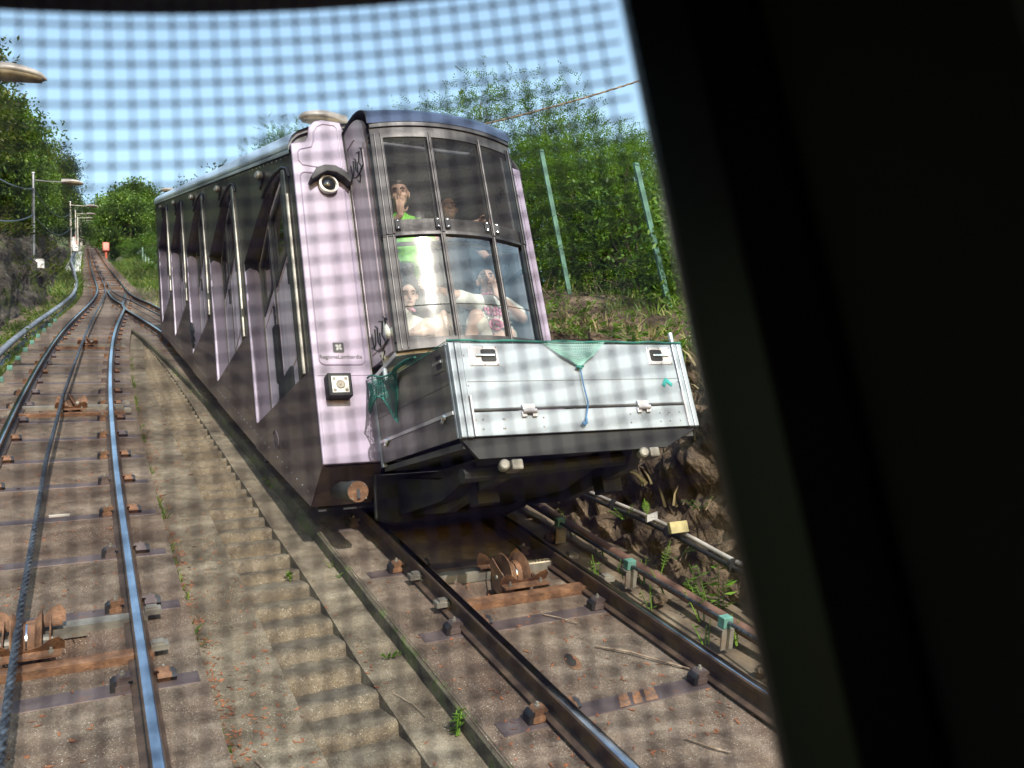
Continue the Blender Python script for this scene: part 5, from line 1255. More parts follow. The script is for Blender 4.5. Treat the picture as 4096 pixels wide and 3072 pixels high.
# hanging folds at the left rear corner
fb = MB(); cor = V3(CX0-.015, 5.55, CZ(5.55,HB))
def fold(u, v):   # u along the top edge from the rear post forwards, v downwards
    y = 5.97 - u*1.05
    drop = (.34*math.exp(-((u-.45)/.13)**2) + .16*math.exp(-((u-.10)/.16)**2) + .09*(1-u))*v
    return V3(CX0-.018-.05*v*math.sin(u*9)-.02*v, y - .10*v*math.sin(u*6), CZ(y,HB+.025+.08*math.exp(-((u-.05)/.2)**2)*(1-v)) - drop)
for i in range(30): fb.tube([fold(i/29, v/6) for v in range(7)], .0019, 4)
for v in range(9): fb.tube([fold(i/30, v/8) for i in range(31)], .0019, 4)
for i in range(30):
    u = rn.random(); fb.tube([fold(u, .2), fold(min(1,u+.08), .55), fold(max(0,u-.03), .95)], .0035, 4)
fb.tube([fold(u/20, .02) for u in range(21)], .008, 6); fb.tube([fold(u/20,1.0) for u in range(21)], .006, 6)
fb.build('hanging_fold', M['netgreen'], NT)
ed = MB(); ed.tube([V3(CX0-.01+ (CX1-CX0+.02)*i/24, CY0-.006+.004*math.sin(i*2.1), CZ(CY0,HB+.012+.004*math.sin(i*1.3))) for i in range(25)], .007, 6); ed.build('edge_cord', M['netgreen'], NT)
bp = MB(); bp.ball(V3(CX1+.015,CY0+.12,CZ(CY0,HB-.02)), .03, .05, .05, 10, 8); bp.ball(V3(CX1+.02,CY0+.05,CZ(CY0,HB-.01)), .025, .04, .03, 10, 8); bp.build('corner_bunch', M['netgreen'], NT)
# ------------------------------------------------------------------ lamp posts
def lamp_post(x, y, side, armlen, headlen, topd, armd, label, pale=False, tilt=0.06, group='street lamps along the line'):
    gz = T*y + ground_d(x, y) - .2; zt = T*y + topd; za = T*y + armd
    t = empty('lamp_post', (x, y, gz), label, 'street lamp', group)
    MB().lathe([(.065,0),(.06,(zt-gz)*.5),(.045,zt-gz)], (x,y,gz), (0,0,1), 12).build('pole', M['postpale'] if pale else M['post'], t, autosm=True)
    MB().box(x-.05,y-.05,zt,x+.05,y+.05,zt+.05).build('pole_cap', M['post'], t)
    xe = x + side*armlen
    MB().tube([(x,y,za+.02),(x+side*armlen*.5,y,za+.01),(xe,y,za+.03)], .028, 8).build('arm', M['postpale'] if pale else M['post'], t)
    rows = []; n = 14
    for i in range(n+1):
        u = i/n; xx = xe + side*headlen*u
        w = .155*min(1, .55+.9*u)*math.sqrt(max(0.0, 1-((u-.25)/.75)**2 if u > .25 else 1)) + .006
        hgt = .15*(1-.15*u)*math.sqrt(max(0.0, 1-((u-.3)/.7)**2 if u > .3 else 1)) + .006
        zc = za + .02 - tilt*headlen*u*side*0 + .035*math.sin(u*2.2)
        rows.append([(xx, y + w*math.cos(a), zc + (hgt*math.sin(a) if math.sin(a) > 0 else .055*math.sin(a)*(1-.4*u))) for a in [2*math.pi*k/16 for k in range(17)]])
    h = MB().grid(rows).build('lamp_head', M['lamphead'], t, smooth=True)
    g = MB(); r2 = []
    for i in range(3, n):
        u = i/n; xx = xe + side*headlen*u; w = .12*math.sqrt(max(0.0, 1-((u-.25)/.75)**2)) + .004; zc = za + .02 + .035*math.sin(u*2.2)
        r2.append([(xx, y + w*math.cos(a), zc - .03 + .062*math.sin(a)*(1-.4*u)) for a in [math.pi + math.pi*k/8 for k in range(9)]])
    g.grid(r2); g.build('lens', M['lampglass'], h, smooth=True)
    return t
lamp_post(-2.12, 10.7, 1, .95, .82, 2.5, 2.25, 'street lamp at the top left edge, only its big head in view')
lamp_post(-1.58, 33, 1, .98, .80, 2.53, 2.22, 'street lamp on a dark post with a white box, nearest post on the left bank')
lamp_post(-.54, 60, 1, 1.06, .78, 2.49, 2.24, 'street lamp on the second post up the left bank, pale slim post', True)
for i,(x,y) in enumerate(((-.30,82),(-.15,104),(.05,128),(.25,154),(.5,184))):
    lamp_post(x, y, 1, 1.0, .8, 2.5, 2.2, ('street lamp on the third post up the left bank','street lamp fourth up the left side of the line','tiny street lamp fifth up the left side','tiny street lamp sixth up the left side','farthest tiny street lamp near the top of the line')[i], True)
lamp_post(4.72, 10.3, -1, 1.10, .72, 2.36, 2.10, 'street lamp showing its head just above the roof of the pink car')
lamp_post(5.3, 36, -1, 1.2, .75, 2.6, 2.45, 'street lamp head peeping over the far end of the pink car roof')
# white service box on the first post
q = V3(-1.50, 32.9, T*33-1.5); bx = MB(); bx.box(q.x-.02,q.y-.14,q.z-.22,q.x+.30,q.y+.1,q.z+.2); o = bx.build('service_box', M['white'], bevel=.03); tag(o, 'white service box fixed low on the nearest left lamp post', 'box')
q = V3(-.42, 59.8, T*60-1.4); bx = MB(); bx.box(q.x,q.y-.14,q.z-.22,q.x+.36,q.y+.1,q.z+.32); o = bx.build('service_box', M['white'], bevel=.03); tag(o, 'small white box on the second lamp post of the left bank', 'box')
def wire(a, b, sag, r, label, mat='condb', n=20, twist=False, lit=False):
    a = Vector(a); b = Vector(b); pts = [a.lerp(b, i/n) - Vector((0,0,sag*4*(i/n)*(1-i/n))) for i in range(n+1)]
    if twist:
        o = twisted(pts, r, label, 'overhead_wire', mat, 3, 16, 'wire', .03)
    else:
        mb = MB(); mb.tube(pts, r, 6); o = mb.build('overhead_wire', M[mat], smooth=True); tag(o, label, 'wire')
    return o
for d0, d1, d2, lab in ((2.05,1.86,1.63,'upper'),(.75,.70,.45,'lower')):
    wire(SP(-2.12,10.7,d0), SP(-1.58,33,d1), .5, .026, lab+' drooping wire between the top left lamp and the nearest left post', 'cable')
    wire(SP(-1.58,33,d1), SP(-.54,60,d2), .75, .026, lab+' drooping wire between the first and second left posts', 'cable')
    wire(SP(-.54,60,d2), SP(-.30,82,d2+.1), .6, .024, lab+' drooping wire between the second and third left posts', 'cable')
wire((4.72,10.2,T*10.3+1.98), (9.6,6.9,7.95), .18, .016, 'twisted dark wire rising above the right-hand trees', 'twig', twist=True)

# ------------------------------------------------------------------ green fence posts
def fence_post(x, y, d0, h, r, label, group, lean=0.0):
    q = SP(x,y,d0); t = MB()
    t.box(q.x-r,q.y-r*.6,q.z-.3,q.x+r,q.y-r*.2,q.z+h); t.box(q.x-r*.25,q.y-r*.2,q.z-.3,q.x+r*.25,q.y+r*1.2,q.z+h); t.box(q.x-r*.9,q.y-r*.9,q.z+h-.02,q.x+r*.9,q.y+r*.5,q.z+h+.01)
    o = t.build('fence_post', M['fence'], org=q); o.rotation_euler = (0, lean, 0); tag(o, label, 'fence post', group); return o
fence_post(6.0, 8.80, -.55, 2.36, .034, 'tall green steel fence post on the bank just right of the pink car', None)
fence_post(6.0, 6.86, -.60, 2.00, .034, 'tall green steel fence post on the bank nearest the dark window frame', None)
fw_ = MB()
for k in (1,4,6): fw_.tube([SP(6.0,3.0,-.3+.36*k+.0), SP(6.0,6.86,-.3+.28*k), SP(6.0,8.8,-.3+.34*k), SP(6.0,14,-.3+.34*k)],   .0013, 4)
o = fw_.build('fence_wire', M['fence']); tag(o, 'thin strands of fence wire between the tall green posts', 'wire'); 
for i in range(9):
    y = 44 + i*2.9
    fence_post(4.15+.015*i, y, -2.55-.012*i*i*.3, 1.55+.25*(i%3==0), .05, 'short green fence post in the far row beyond the pink car', 'far green fence posts')
# red signal and far things
s_ = empty('signal_box', SP(2.40,84,-2.95), 'small red signal on a post right of the far track', 'signal')
q = SP(2.40,84,-2.95); MB().lathe([(.12,0),(.12,1.1)], q, (0,0,1), 8).build('post', M['signal'], s_); MB().box(q.x-.32,q.y-.3,q.z+1.0,q.x+.32,q.y+.3,q.z+2.0).build('housing', M['signal'], s_, bevel=.08)
up = empty('utility_pole', SP(9.0,120,1.0), 'pale utility pole standing among the far trees', 'pole')
q = SP(9.0,120,1.0); MB().lathe([(.35,-3),(.3,4.5)], q, (0,0,1), 8).build('pole', M['postpale'], up)
MB().box(q.x-2.2,q.y-.1,q.z+3.4,q.x+2.2,q.y+.1,q.z+3.8).build('cross_arm', M['postpale'], up)
for sx in (-1.8,-.6,.6,1.8): MB().lathe([(.18,0),(.22,.4),(.12,.8)], (q.x+sx,q.y,q.z+3.8), (0,0,1), 8).build('insulator', M['white'], up)
pb = empty('portal', SP(cl(225),225,-2.4), 'small dark shelter across the far top of the track', 'shelter')
q = SP(cl(225),225,-2.4)
MB().box(q.x-3.0,q.y,q.z,q.x-2.4,q.y+4,q.z+7.5).build('pillar', M['galv'], pb); MB().box(q.x+2.4,q.y,q.z,q.x+3.0,q.y+4,q.z+7.5).build('pillar', M['galv'], pb)
MB().box(q.x-3.4,q.y-.3,q.z+7.0,q.x+3.4,q.y+4.3,q.z+8.6).build('lintel', M['galv'], pb); MB().box(q.x-2.4,q.y+2,q.z+.2,q.x+2.4,q.y+2.4,q.z+7).build('dark_opening', M['hollowdark'], pb)  # black sheet painted as the dark inside the shelter
for i,(x,y,w,h,m_,lab) in enumerate(((-5.9,52,.5,3.4,'orange','upper rusty orange panel half hidden in the left trees'),(-4.6,47,.35,2.2,'orange','lower rusty orange panel half hidden in the left trees'))):
    q = SP(x,y,ground_d(x,y)+.6); mb = MB(); mb.box(q.x-w,q.y-.1,q.z-1.5,q.x+w,q.y+.1,q.z+h); mb.box(q.x-w,q.y-.14,q.z+h*.5,q.x+w,q.y-.1,q.z+h*.5+.12); o = mb.build('metal_panel', M[m_]); tag(o, lab, 'panel')
for i,(x,y,m_) in enumerate(((-.55,112,'red'),(-.35,121,'darkcloth'),(-.6,97,'white'))):
    q = SP(x,y,-2.5); mb = MB(); mb.lathe([(.05,0),(.32,.3),(.36,1.0),(.3,1.3),(.12,1.5),(.2,1.65),(.18,1.9),(.05,2.0)], q, (0,0,1), 10); o = mb.build('line_marker', M[m_], smooth=True)
    tag(o, ('tiny red marker beside the far walkway','tiny dark marker beside the far walkway','tiny white marker beside the far walkway')[i], 'marker')

# ------------------------------------------------------------------ trees
def mesh_np(name, V, F, mat):
    me = bpy.data.meshes.new(name); n = len(V); m = len(F)
    me.vertices.add(n); me.vertices.foreach_set('co', np.asarray(V, dtype=np.float32).ravel())
    k = F.shape[1]; me.loops.add(m*k); me.loops.foreach_set('vertex_index', F.astype(np.int32).ravel())
    me.polygons.add(m); me.polygons.foreach_set('loop_start', np.arange(0, m*k, k, dtype=np.int32))
    me.update(calc_edges=True); me.materials.append(mat); return me
def leaves(C, D, U, ln, wd):
    """C centres, D length directions, U side directions -> quads"""
    a = C; b = C + D*(ln*.45)[:,None] + U*(wd*.5)[:,None]; c = C + D*ln[:,None]; d = C + D*(ln*.45)[:,None] - U*(wd*.5)[:,None]
    nrm = np.cross(D, U); b = b + nrm*(wd*.12)[:,None]; d = d + nrm*(wd*.12)[:,None]
    V = np.stack([a,b,c,d],1).reshape(-1,3); F = np.arange(len(V)).reshape(-1,4); return V, F
def unit(a): return a/np.maximum(1e-9, np.linalg.norm(a, axis=1))[:,None]
def tree_protos(name, seed, h, cw, nclump, nspray, kind, leafmat_, lsize, trunk_r=.11, low=.22, conif=False):
    rg = np.random.default_rng(seed); rr = random.Random(seed)
    tb = MB(); lean = Vector((rr.uniform(-.12,.12), rr.uniform(-.12,.12), 1))
    tp = [Vector((0,0,-.6))]
    for i in range(1,9): tp.append(Vector((lean.x*h*i/8+rr.uniform(-.03,.03)*h*.4, lean.y*h*i/8+rr.uniform(-.03,.03)*h*.4, h*.92*i/8)))
    tb.tube(tp, [trunk_r*(1-.85*i/8) for i in range(9)], 8)
    centres = []
    for i in range(nclump):
        if conif:
            u = rg.random()**.8; z = h*(.12+.86*u); r = cw*.5*(1-u)*(.25+.8*rg.random()); an = rg.random()*6.283
        else:
            u = rg.random(); z = h*(low+(1-low)*u); r = cw*.5*math.sqrt(max(.05, math.sin(math.pi*min(1,.12+.86*u))))*(.35+.75*math.sqrt(rg.random())); an = rg.random()*6.283
        axis = tp[min(8, max(0, int(z/h*8)))]
        centres.append(Vector((axis.x + r*math.cos(an), axis.y + r*math.sin(an), z)))
    for i, c in enumerate(centres):
        if i % 2 == 0 or nclump < 40:
            zz = max(.15*h, c.z - (.05 if conif else .22)*h*rr.random() - .05*h); a = tp[min(8,max(0,int(zz/h*8)))].copy(); a.z = min(zz, h*.9)
            m = a.lerp(c,.5) + Vector((rr.uniform(-.05,.05)*h*.5, rr.uniform(-.05,.05)*h*.5, rr.uniform(0,.04)*h))
            tb.tube([a, m, c], [trunk_r*.28, trunk_r*.17, trunk_r*.05], 5)
    tmesh = tb.mesh(name+'_trunk', M['bark'], smooth=True)
    C = np.array([tuple(c) for c in centres]); cidx = rg.integers(0, nclump, nspray)
    cr_ = (.085 if not conif else .05)*h*(.6+.8*rg.random(nclump))
    P = C[cidx] + rg.normal(size=(nspray,3))*cr_[cidx][:,None]*np.array([.75,.75,.6])
    ctr = np.array([tp[4].x, tp[4].y, h*.55]); out = unit(P-ctr)
    D = unit(out*.7 + rg.normal(size=(nspray,3))*.55 + np.array([0,0,-.25 if kind=='comp' else .0]))
    upv = unit(rg.normal(size=(nspray,3))*.45 + np.array([0,0,1.0])); S = unit(np.cross(D, upv))
    if kind == 'comp':
        Vs = []; npair = 5; L = lsize*5.2
        CC=[]; DD=[]; UU=[]
        for j in range(npair):
            for sg in (-1,1):
                base = P + D*(L*(j+1)/(npair+1)) + np.array([0,0,-.02*j*lsize*2]); d = unit(S*sg + D*.45 + rg.normal(size=(nspray,3))*.12); CC.append(base); DD.append(d); UU.append(unit(np.cross(d, upv+rg.normal(size=(nspray,3))*.25)))
        CC.append(P+D*L*.95); DD.append(D); UU.append(S)
        C_ = np.concatenate(CC); D_ = np.concatenate(DD); U_ = np.concatenate(UU); n = len(C_)
        V, F = leaves(C_, D_, U_, lsize*(.8+.5*rg.random(n)), lsize*.42*(.8+.4*rg.random(n)))
    else:
        CC=[]; DD=[]; UU=[]
        for j in range(4):
            d = unit(D + rg.normal(size=(nspray,3))*.8); CC.append(P + rg.normal(size=(nspray,3))*lsize*.9); DD.append(d); UU.append(unit(np.cross(d, rg.normal(size=(nspray,3))*.5+np.array([0,0,1.0]))))
        C_ = np.concatenate(CC); D_ = np.concatenate(DD); U_ = np.concatenate(UU); n = len(C_)
        V, F = leaves(C_, D_, U_, lsize*(.7+.6*rg.random(n)), lsize*(.16 if conif else .55)*(.8+.4*rg.random(n)))
    return tmesh, mesh_np(name+'_crown', V, F, leafmat_)
PROT = {
 'rob1': tree_protos('rob1', 1, 5.6, 3.6, 80, 2500, 'comp', M['leafR'], .068, .075, .12),
 'rob2': tree_protos('rob2', 2, 6.2, 3.3, 76, 2400, 'comp', M['leafR'], .070, .075, .15),
 'rob3': tree_protos('rob3', 3, 4.6, 3.6, 76, 2500, 'comp', M['leafR'], .066, .06, .08),
 'rob4': tree_protos('rob4', 14, 6.0, 2.1, 26, 640, 'comp', M['leafR'], .070, .05, .35),
 'bush': tree_protos('bush', 4, 2.2, 2.6, 44, 2200, 'leaf', M['leafR'], .085, .04, .02),
 'oliv': tree_protos('oliv', 5, 8.5, 5.2, 90, 3600, 'leaf', M['leafO'], .22, .16, .12),
 'oliv2': tree_protos('oliv2', 6, 7.0, 5.0, 80, 3200, 'leaf', M['leafF'], .22, .14, .08),
 'far1': tree_protos('far1', 7, 9.0, 7.0, 70, 2400, 'leaf', M['leafF'], .45, .18, .08),
 'far2': tree_protos('far2', 8, 10.0, 6.5, 70, 2400, 'leaf', M['leafO'], .42, .18, .1),
 'far3': tree_protos('far3', 9, 8.0, 7.5, 60, 2200, 'leaf', M['leafF'], .45, .18, .05),
 'cop': tree_protos('cop', 10, 9.0, 8.0, 70, 2600, 'leaf', M['leafP'], .42, .18, .1),
 'con': tree_protos('con', 11, 15.0, 6.5, 150, 3400, 'leaf', M['leafC'], .55, .16, .1, True),
}
TREEN = {'rob':'locust_tree','bush':'shrub','oliv':'broadleaf_tree','far':'broadleaf_tree','cop':'copper_beech','con':'conifer'}
def plant_tree(kind, x, y, s, rot, label, group, dz=None):
    base = next(v for k_, v in TREEN.items() if kind.startswith(k_))
    d = ground_d(x, y) - .1 if dz is None else dz
    t = empty(base, SP(x,y,d), label, 'shrub' if kind == 'bush' else 'tree', group)
    t.rotation_euler = (0,0,rot); t.scale = (s,s,s)
    for nm, me in zip(('trunk','crown'), PROT[kind]):
        o = bpy.data.objects.new(nm, me); COL.objects.link(o); o.parent = t
    return t
rt = random.Random(21)
# right bank, close behind the fence
near = [('rob1',7.4,10.9,0.53),('rob3',7.3,8.9,0.62),('rob2',8.6,10.8,0.56),('rob1',9.5,9.6,0.58),('rob3',8.6,8.2,0.63),('rob2',10.4,10.4,0.60),('rob3',9.9,8.4,0.63),('rob1',8.2,12.6,0.51),('rob3',9.4,12.6,0.58),('rob1',10.9,12.6,0.58),('rob3',11.6,9.3,0.75),('rob3',10.9,7.7,0.66),('rob3',6.5,10.4,0.55),('rob3',7.9,9.6,0.60),('rob1',6.9,9.4,0.48),('rob3',9.2,10.8,0.63),('rob3',8.0,7.7,0.55),('rob1',10.0,11.2,0.55),('rob3',7.1,12.2,0.58),('rob3',9.3,7.5,0.55),('rob3',7.0,29,1.00),('rob2',6.6,26,0.92),('rob4',5.75,11,0.58),('rob4',6.3,11.2,0.62),('rob4',7.26,11,0.70),('rob4',8.5,11,0.70),('rob4',7.9,10.2,0.64),('rob4',9.5,10.6,0.70),('rob4',10.2,11,0.67)]
for i,(k_,x,y,s) in enumerate(near):
    plant_tree(k_, x, y, s, rt.uniform(0,6.28), ('slender airy locust sapling sticking up above the right thicket' if k_ == 'rob4' else 'feathery green locust tree in the thicket behind the right fence') if y < 20 else ('thin treetop just above the roof of the pink car, nearer one' if y < 28 else 'thin treetop just above the roof of the pink car, farther one'), 'locust trees behind the right fence' if y < 20 else None)
for i in range(19):
    x = 6.5 + rt.uniform(0,4.5); y = 6.6 + rt.uniform(0,6.5)
    plant_tree('bush', x, y, rt.uniform(.55,1.0), rt.uniform(0,6.28), 'low green shrub under the locust trees on the right bank', 'shrubs under the right trees')
for i in range(14):
    y = 46 + rt.uniform(0,34); x = cr(y) + 3.0 + rt.uniform(0,3)
    plant_tree('bush', x, y, rt.uniform(.5,1.0), rt.uniform(0,6.28), 'green bush on the grassy bank right of the far track', 'bushes right of the far track')
# left bank
for i in range(34):
    y = 24 + rt.uniform(0,30); x = xl_foot(y) - .9 - rt.uniform(0,5.0)
    k_ = ('oliv','oliv2')[i%2]
    plant_tree(k_, x-.8, y, rt.uniform(.5,.8), rt.uniform(0,6.28), 'dense olive green tree above the left rock bank', 'trees above the left rock bank')
for (x,y,s,k_) in ((-5.3,36,.9,'oliv'),(-4.8,31,.65,'oliv'),(-5.9,42,1.0,'oliv'),(-4.6,46,.72,'oliv2'),(-3.6,54,.8,'oliv2'),(-4.6,58,1.0,'oliv2')):
    plant_tree(k_, x, y, s, rt.uniform(0,6.28), 'dense olive green tree above the left rock bank', 'trees above the left rock bank')
plant_tree('con', -1.3, 118, .97, 1.0, 'dark conifer rising behind the left trees near the lamp posts', None)
plant_tree('cop', 11.6, 168, 1.3, 1.0, 'dark purple copper beech on the far skyline', None)
# far hillside
for i in range(95):
    y = 62 + 150*rt.random()**.8; side = 1 if rt.random() < .72 else -1
    if side > 0: x = cr(min(y,300)) + 4.2 + (y*.02) + rt.uniform(0, 4+.13*y)
    else: x = cl(min(y,300)) - 5.0 - (y*.02) - rt.uniform(0, 3+.10*y)
    plant_tree(('far1','far2','far3')[i%3], x, y, rt.uniform(.55,.95)*(.75+.002*y), rt.uniform(0,6.28), 'green tree in the wood on the far hillside beyond the track', 'trees of the far hillside')
for (x,y,s) in ((5.2,92,.8),(4.9,106,.8),(6.5,98,.9),(5.6,120,.85),(5.5,138,.95),(7.0,150,1.0),(4.9,165,.9),(8,185,1.1),(3.0,236,1.2),(8,226,1.3),(-3,232,1.3),(-5,205,1.2)):
    plant_tree('far3' if s < .9 else 'far1', x, y, s, rt.uniform(0,6.28), 'green tree in the wood on the far hillside beyond the track', 'trees of the far hillside')

# ------------------------------------------------------------------ low plants
def surf(x, y): return T*y + ground_d(x, y)
def grass_obj(name, pts, hmin, hmax, mat, label, spread=.03, nb=5, seed=1):
    rg = np.random.default_rng(seed); n = len(pts)*nb
    P = np.repeat(np.array(pts, dtype=float), nb, axis=0) + np.concatenate([rg.normal(size=(n,2))*spread, np.zeros((n,1))], 1)
    hh = hmin + (hmax-hmin)*rg.random(n); d = unit(np.concatenate([rg.normal(size=(n,2))*.45, np.ones((n,1))], 1)); s = unit(np.cross(d, rg.normal(size=(n,3))))
    w = hh*.05+.0025
    bend = np.concatenate([d[:,:2]*1.0, np.zeros((n,1))],1)*hh[:,None]*.5
    V = np.stack([P - s*w[:,None], P + s*w[:,None], P + d*(hh*.6)[:,None] + s*(w*.7)[:,None], P + d*hh[:,None] + bend, P + d*(hh*.6)[:,None] - s*(w*.7)[:,None]],1).reshape(-1,3)
    b = np.arange(n)*5; F = np.concatenate([np.stack([b,b+1,b+2,b+4],1)]); F3 = np.stack([b+4,b+2,b+3,b+3],1)
    me = bpy.data.meshes.new(name); fl_ = [tuple(q) for q in F.tolist()] + [tuple(q[:3]) for q in F3.tolist()]
    me.from_pydata(V.tolist(), [], fl_); me.materials.append(mat)
    o = bpy.data.objects.new(name, me); COL.objects.link(o); tag(o, label, 'grass', kind='stuff'); return o
rp = random.Random(31)
pts = []
for i in range(1900):
    y = 5.2 + 11*rp.random()**1.4; u = rp.uniform(.75, 3.3); x = xr_foot(y)+u
    if fbm(x*1.1,y*1.1,7,3) < .05 and rp.random() < .85: continue
    pts.append((x,y,surf(x,y)+.05))
grass_obj('bank_grass', pts, .04, .15, M['grass'], 'green grass and weeds on top of the right bank', .05, 4, 3)
pts = [(xr_foot(y)+u, y, surf(xr_foot(y)+u,y)+.05) for y,u in ((5.0+8*rp.random(), rp.uniform(.25,1.2)) for _ in range(420))]
grass_obj('bank_dry_grass', pts, .06, .22, M['drygrass'], 'dry straw coloured grass tufts on the right rock face', .04, 4, 4)
pts = []
for i in range(3000):
    y = 9.5 + 32*rp.random()**1.2; x = cl(y) - 1.02 - (rp.random()*.24 if rp.random() < .6 else .5+.5*rp.random()); pts.append((x,y,T*y-2.93+.0))
grass_obj('verge_grass', pts, .08, .26, M['grass'], 'green grass strip between the left track and the duct pipes', .06, 4, 5)
pts = []
for i in range(3600):
    y = 26 + 50*rp.random(); x = cr(y) + 1.1 + rp.random()*4.5; pts.append((x,y,surf(x,y)))
grass_obj('verge_grass', pts, .15, .5, M['grass'], 'yellow green grass verge right of the far junction', .1, 4, 6)
pts = []
for i in range(1200):
    y = 34 + 60*rp.random(); x = cl(y) - 1.1 - rp.random()*1.2; pts.append((x,y,T*y-2.85))
grass_obj('verge_grass', pts, .15, .55, M['grass'], 'grass along the left side of the far single track', .1, 4, 8)
# weeds in the slab joints
weeds = []
for i in range(240):
    y = 4.2 + 13*rp.random()**.9
    if fbm(y*1.3,3,1,3) > -.05: weeds.append((cl(y)+.845+rp.uniform(-.02,.04), y, T*y+PD))
for i in range(60):
    y = 4.0 + 12*rp.random()
    if fbm(y*1.7,9,1,3) > .12: weeds.append((cr(y)-.975, y, T*y+PD))
grass_obj('joint_weeds', weeds, .025, .085, M['grass'], 'little green weeds in the joints of the concrete', .012, 4, 9)

def leafy(name, base, h, nst, nlf, ls, label, cat='plant', group=None, mat='leafV', seed=1, spread=.12, bend=.5, lean=(0,0)):
    rg = np.random.default_rng(seed); t = empty(name, base, label, cat, group); B_ = Vector(base); st = MB(); C=[];D=[];U=[]
    for i in range(nst):
        an = rg.random()*6.283; d = Vector((math.cos(an)*bend+lean[0], math.sin(an)*bend+lean[1], 1)).normalized(); hh = h*(.6+.4*rg.random()); b0 = B_ + Vector((math.cos(an),math.sin(an),0))*spread*rg.random()
        pth = [b0 + d*hh*k/4 + Vector((d.x,d.y,0))*.15*hh*(k/4)**2 for k in range(5)]
        st.tube(pth, [.006*(1-.15*k) for k in range(5)], 5)
        for j in range(nlf):
            u = .2+.8*(j+.5*rg.random())/nlf; p = pth[min(3,int(u*4))].lerp(pth[min(4,int(u*4)+1)], u*4-int(u*4)); a2 = rg.random()*6.283
            dd = Vector((math.cos(a2), math.sin(a2), .25-.3*rg.random())).normalized(); C.append(tuple(p)); D.append(tuple(dd)); U.append(tuple(dd.cross(Vector((rg.normal()*.3,rg.normal()*.3,1))).normalized()))
    st.build('stem', M['twig'] if mat != 'leafV' else M['leafV'], t)['kind'] = 'stuff'
    C=np.array(C);D=np.array(D);U=np.array(U);n=len(C)
    V,F = leaves(C,D,U,ls*(.7+.6*rg.random(n)),ls*.62*(.8+.4*rg.random(n)))
    me = mesh_np('foliage', V-np.array(tuple(B_)), F, M[mat]); o = bpy.data.objects.new('foliage', me); COL.objects.link(o); o.parent = t; return t
def onrock(y, u): return V3(xr_foot(y)+u-.05, y, surf(xr_foot(y)+u, y))
leafy('leafy_plant', (4.06,4.95,-.30), .60, 6, 13, .085, 'bright green leafy plant at the foot of the rock beside the dark frame', seed=2, spread=.10, bend=.22)
leafy('leafy_plant', onrock(6.35,.42)+V3(-.05,0,.15), .30, 6, 9, .07, 'big-leaved plant growing from the rock under the cargo box corner', seed=5, spread=.05, bend=.5, lean=(-.2,-.2))
leafy('leafy_plant', onrock(5.75,.55)+V3(-.05,0,.15), .26, 7, 10, .055, 'small-leaved green tuft on the rock close to the dark frame', seed=6, spread=.2, bend=.5)
leafy('leafy_plant', onrock(6.9,.35)+V3(-.08,0,.2), .26, 7, 12, .04, 'fern-like tuft just below the right end of the cargo box', seed=7, spread=.06, bend=.5)
k = 0
for (x,y) in ((3.80,5.35),(3.78,4.75),(3.84,5.9),(3.76,4.42),(3.86,6.35),(3.55,5.6),(3.52,4.95),(3.82,5.1),(3.58,4.5)):
    k += 1; leafy('leafy_plant', (x,y,T*y-2.72), .17+.06*(k%3), 3, 5, .045, 'small green seedling between the right rail and the rusty pipe', group='seedlings by the rusty pipe', seed=40+k, spread=.04, bend=.25)
def fern(base, h, label, seed):
    t = empty('fern', base, label, 'fern'); rg = np.random.default_rng(seed); C=[];D=[];U=[]; B_=Vector(base); st = MB()
    for i in range(1):
        d = Vector((rg.normal()*.15, rg.normal()*.15-.1, 1)).normalized(); s = d.cross(Vector((0,1,0))).normalized(); st.tube([B_, B_+d*h*(1-.3*i)], .004, 5)
        for j in range(9):
            u = (j+2)/11; p = B_ + d*h*(1-.3*i)*u
            for sg in (-1,1): C.append(tuple(p)); dd = (s*sg + d*.35).normalized(); D.append(tuple(dd)); U.append(tuple(d))
    st.build('stem', M['leafV'], t); C=np.array(C);D=np.array(D);U=np.array(U); ln = np.tile(np.repeat(.05*np.sin(np.linspace(.35,3.0,9)),2),1)
    V,F = leaves(C,D,U,ln,ln*.22); o = bpy.data.objects.new('foliage', mesh_np('foliage', V-np.array(tuple(B_)), F, M['leafV'])); COL.objects.link(o); o.parent = t
fern((3.93,5.28,T*5.28-2.62), .26, 'small upright fern beside the rusty pipe', 3)
fern((4.12,5.55,T*5.55-2.30), .16, 'tiny fern standing above the white conduit', 4)
fern((3.62,5.35,T*5.35-2.66), .16, 'low fern between the right rail and the signal wire', 5)
for i in range(30):
    y = 4.3+5.0*rp.random(); u = .12+.75*rp.random()
    leafy('herb', onrock(y,u)+V3(-.10,0,.06), .10+.10*rp.random(), 5, 7, .03+.02*rp.random(), 'small green tuft growing in a crack of the right rock face', 'plant', 'tufts on the right rock face', mat='leafV' if i%2 else 'leafR', seed=300+i, spread=.06, bend=.9, lean=(-.4,-.3))
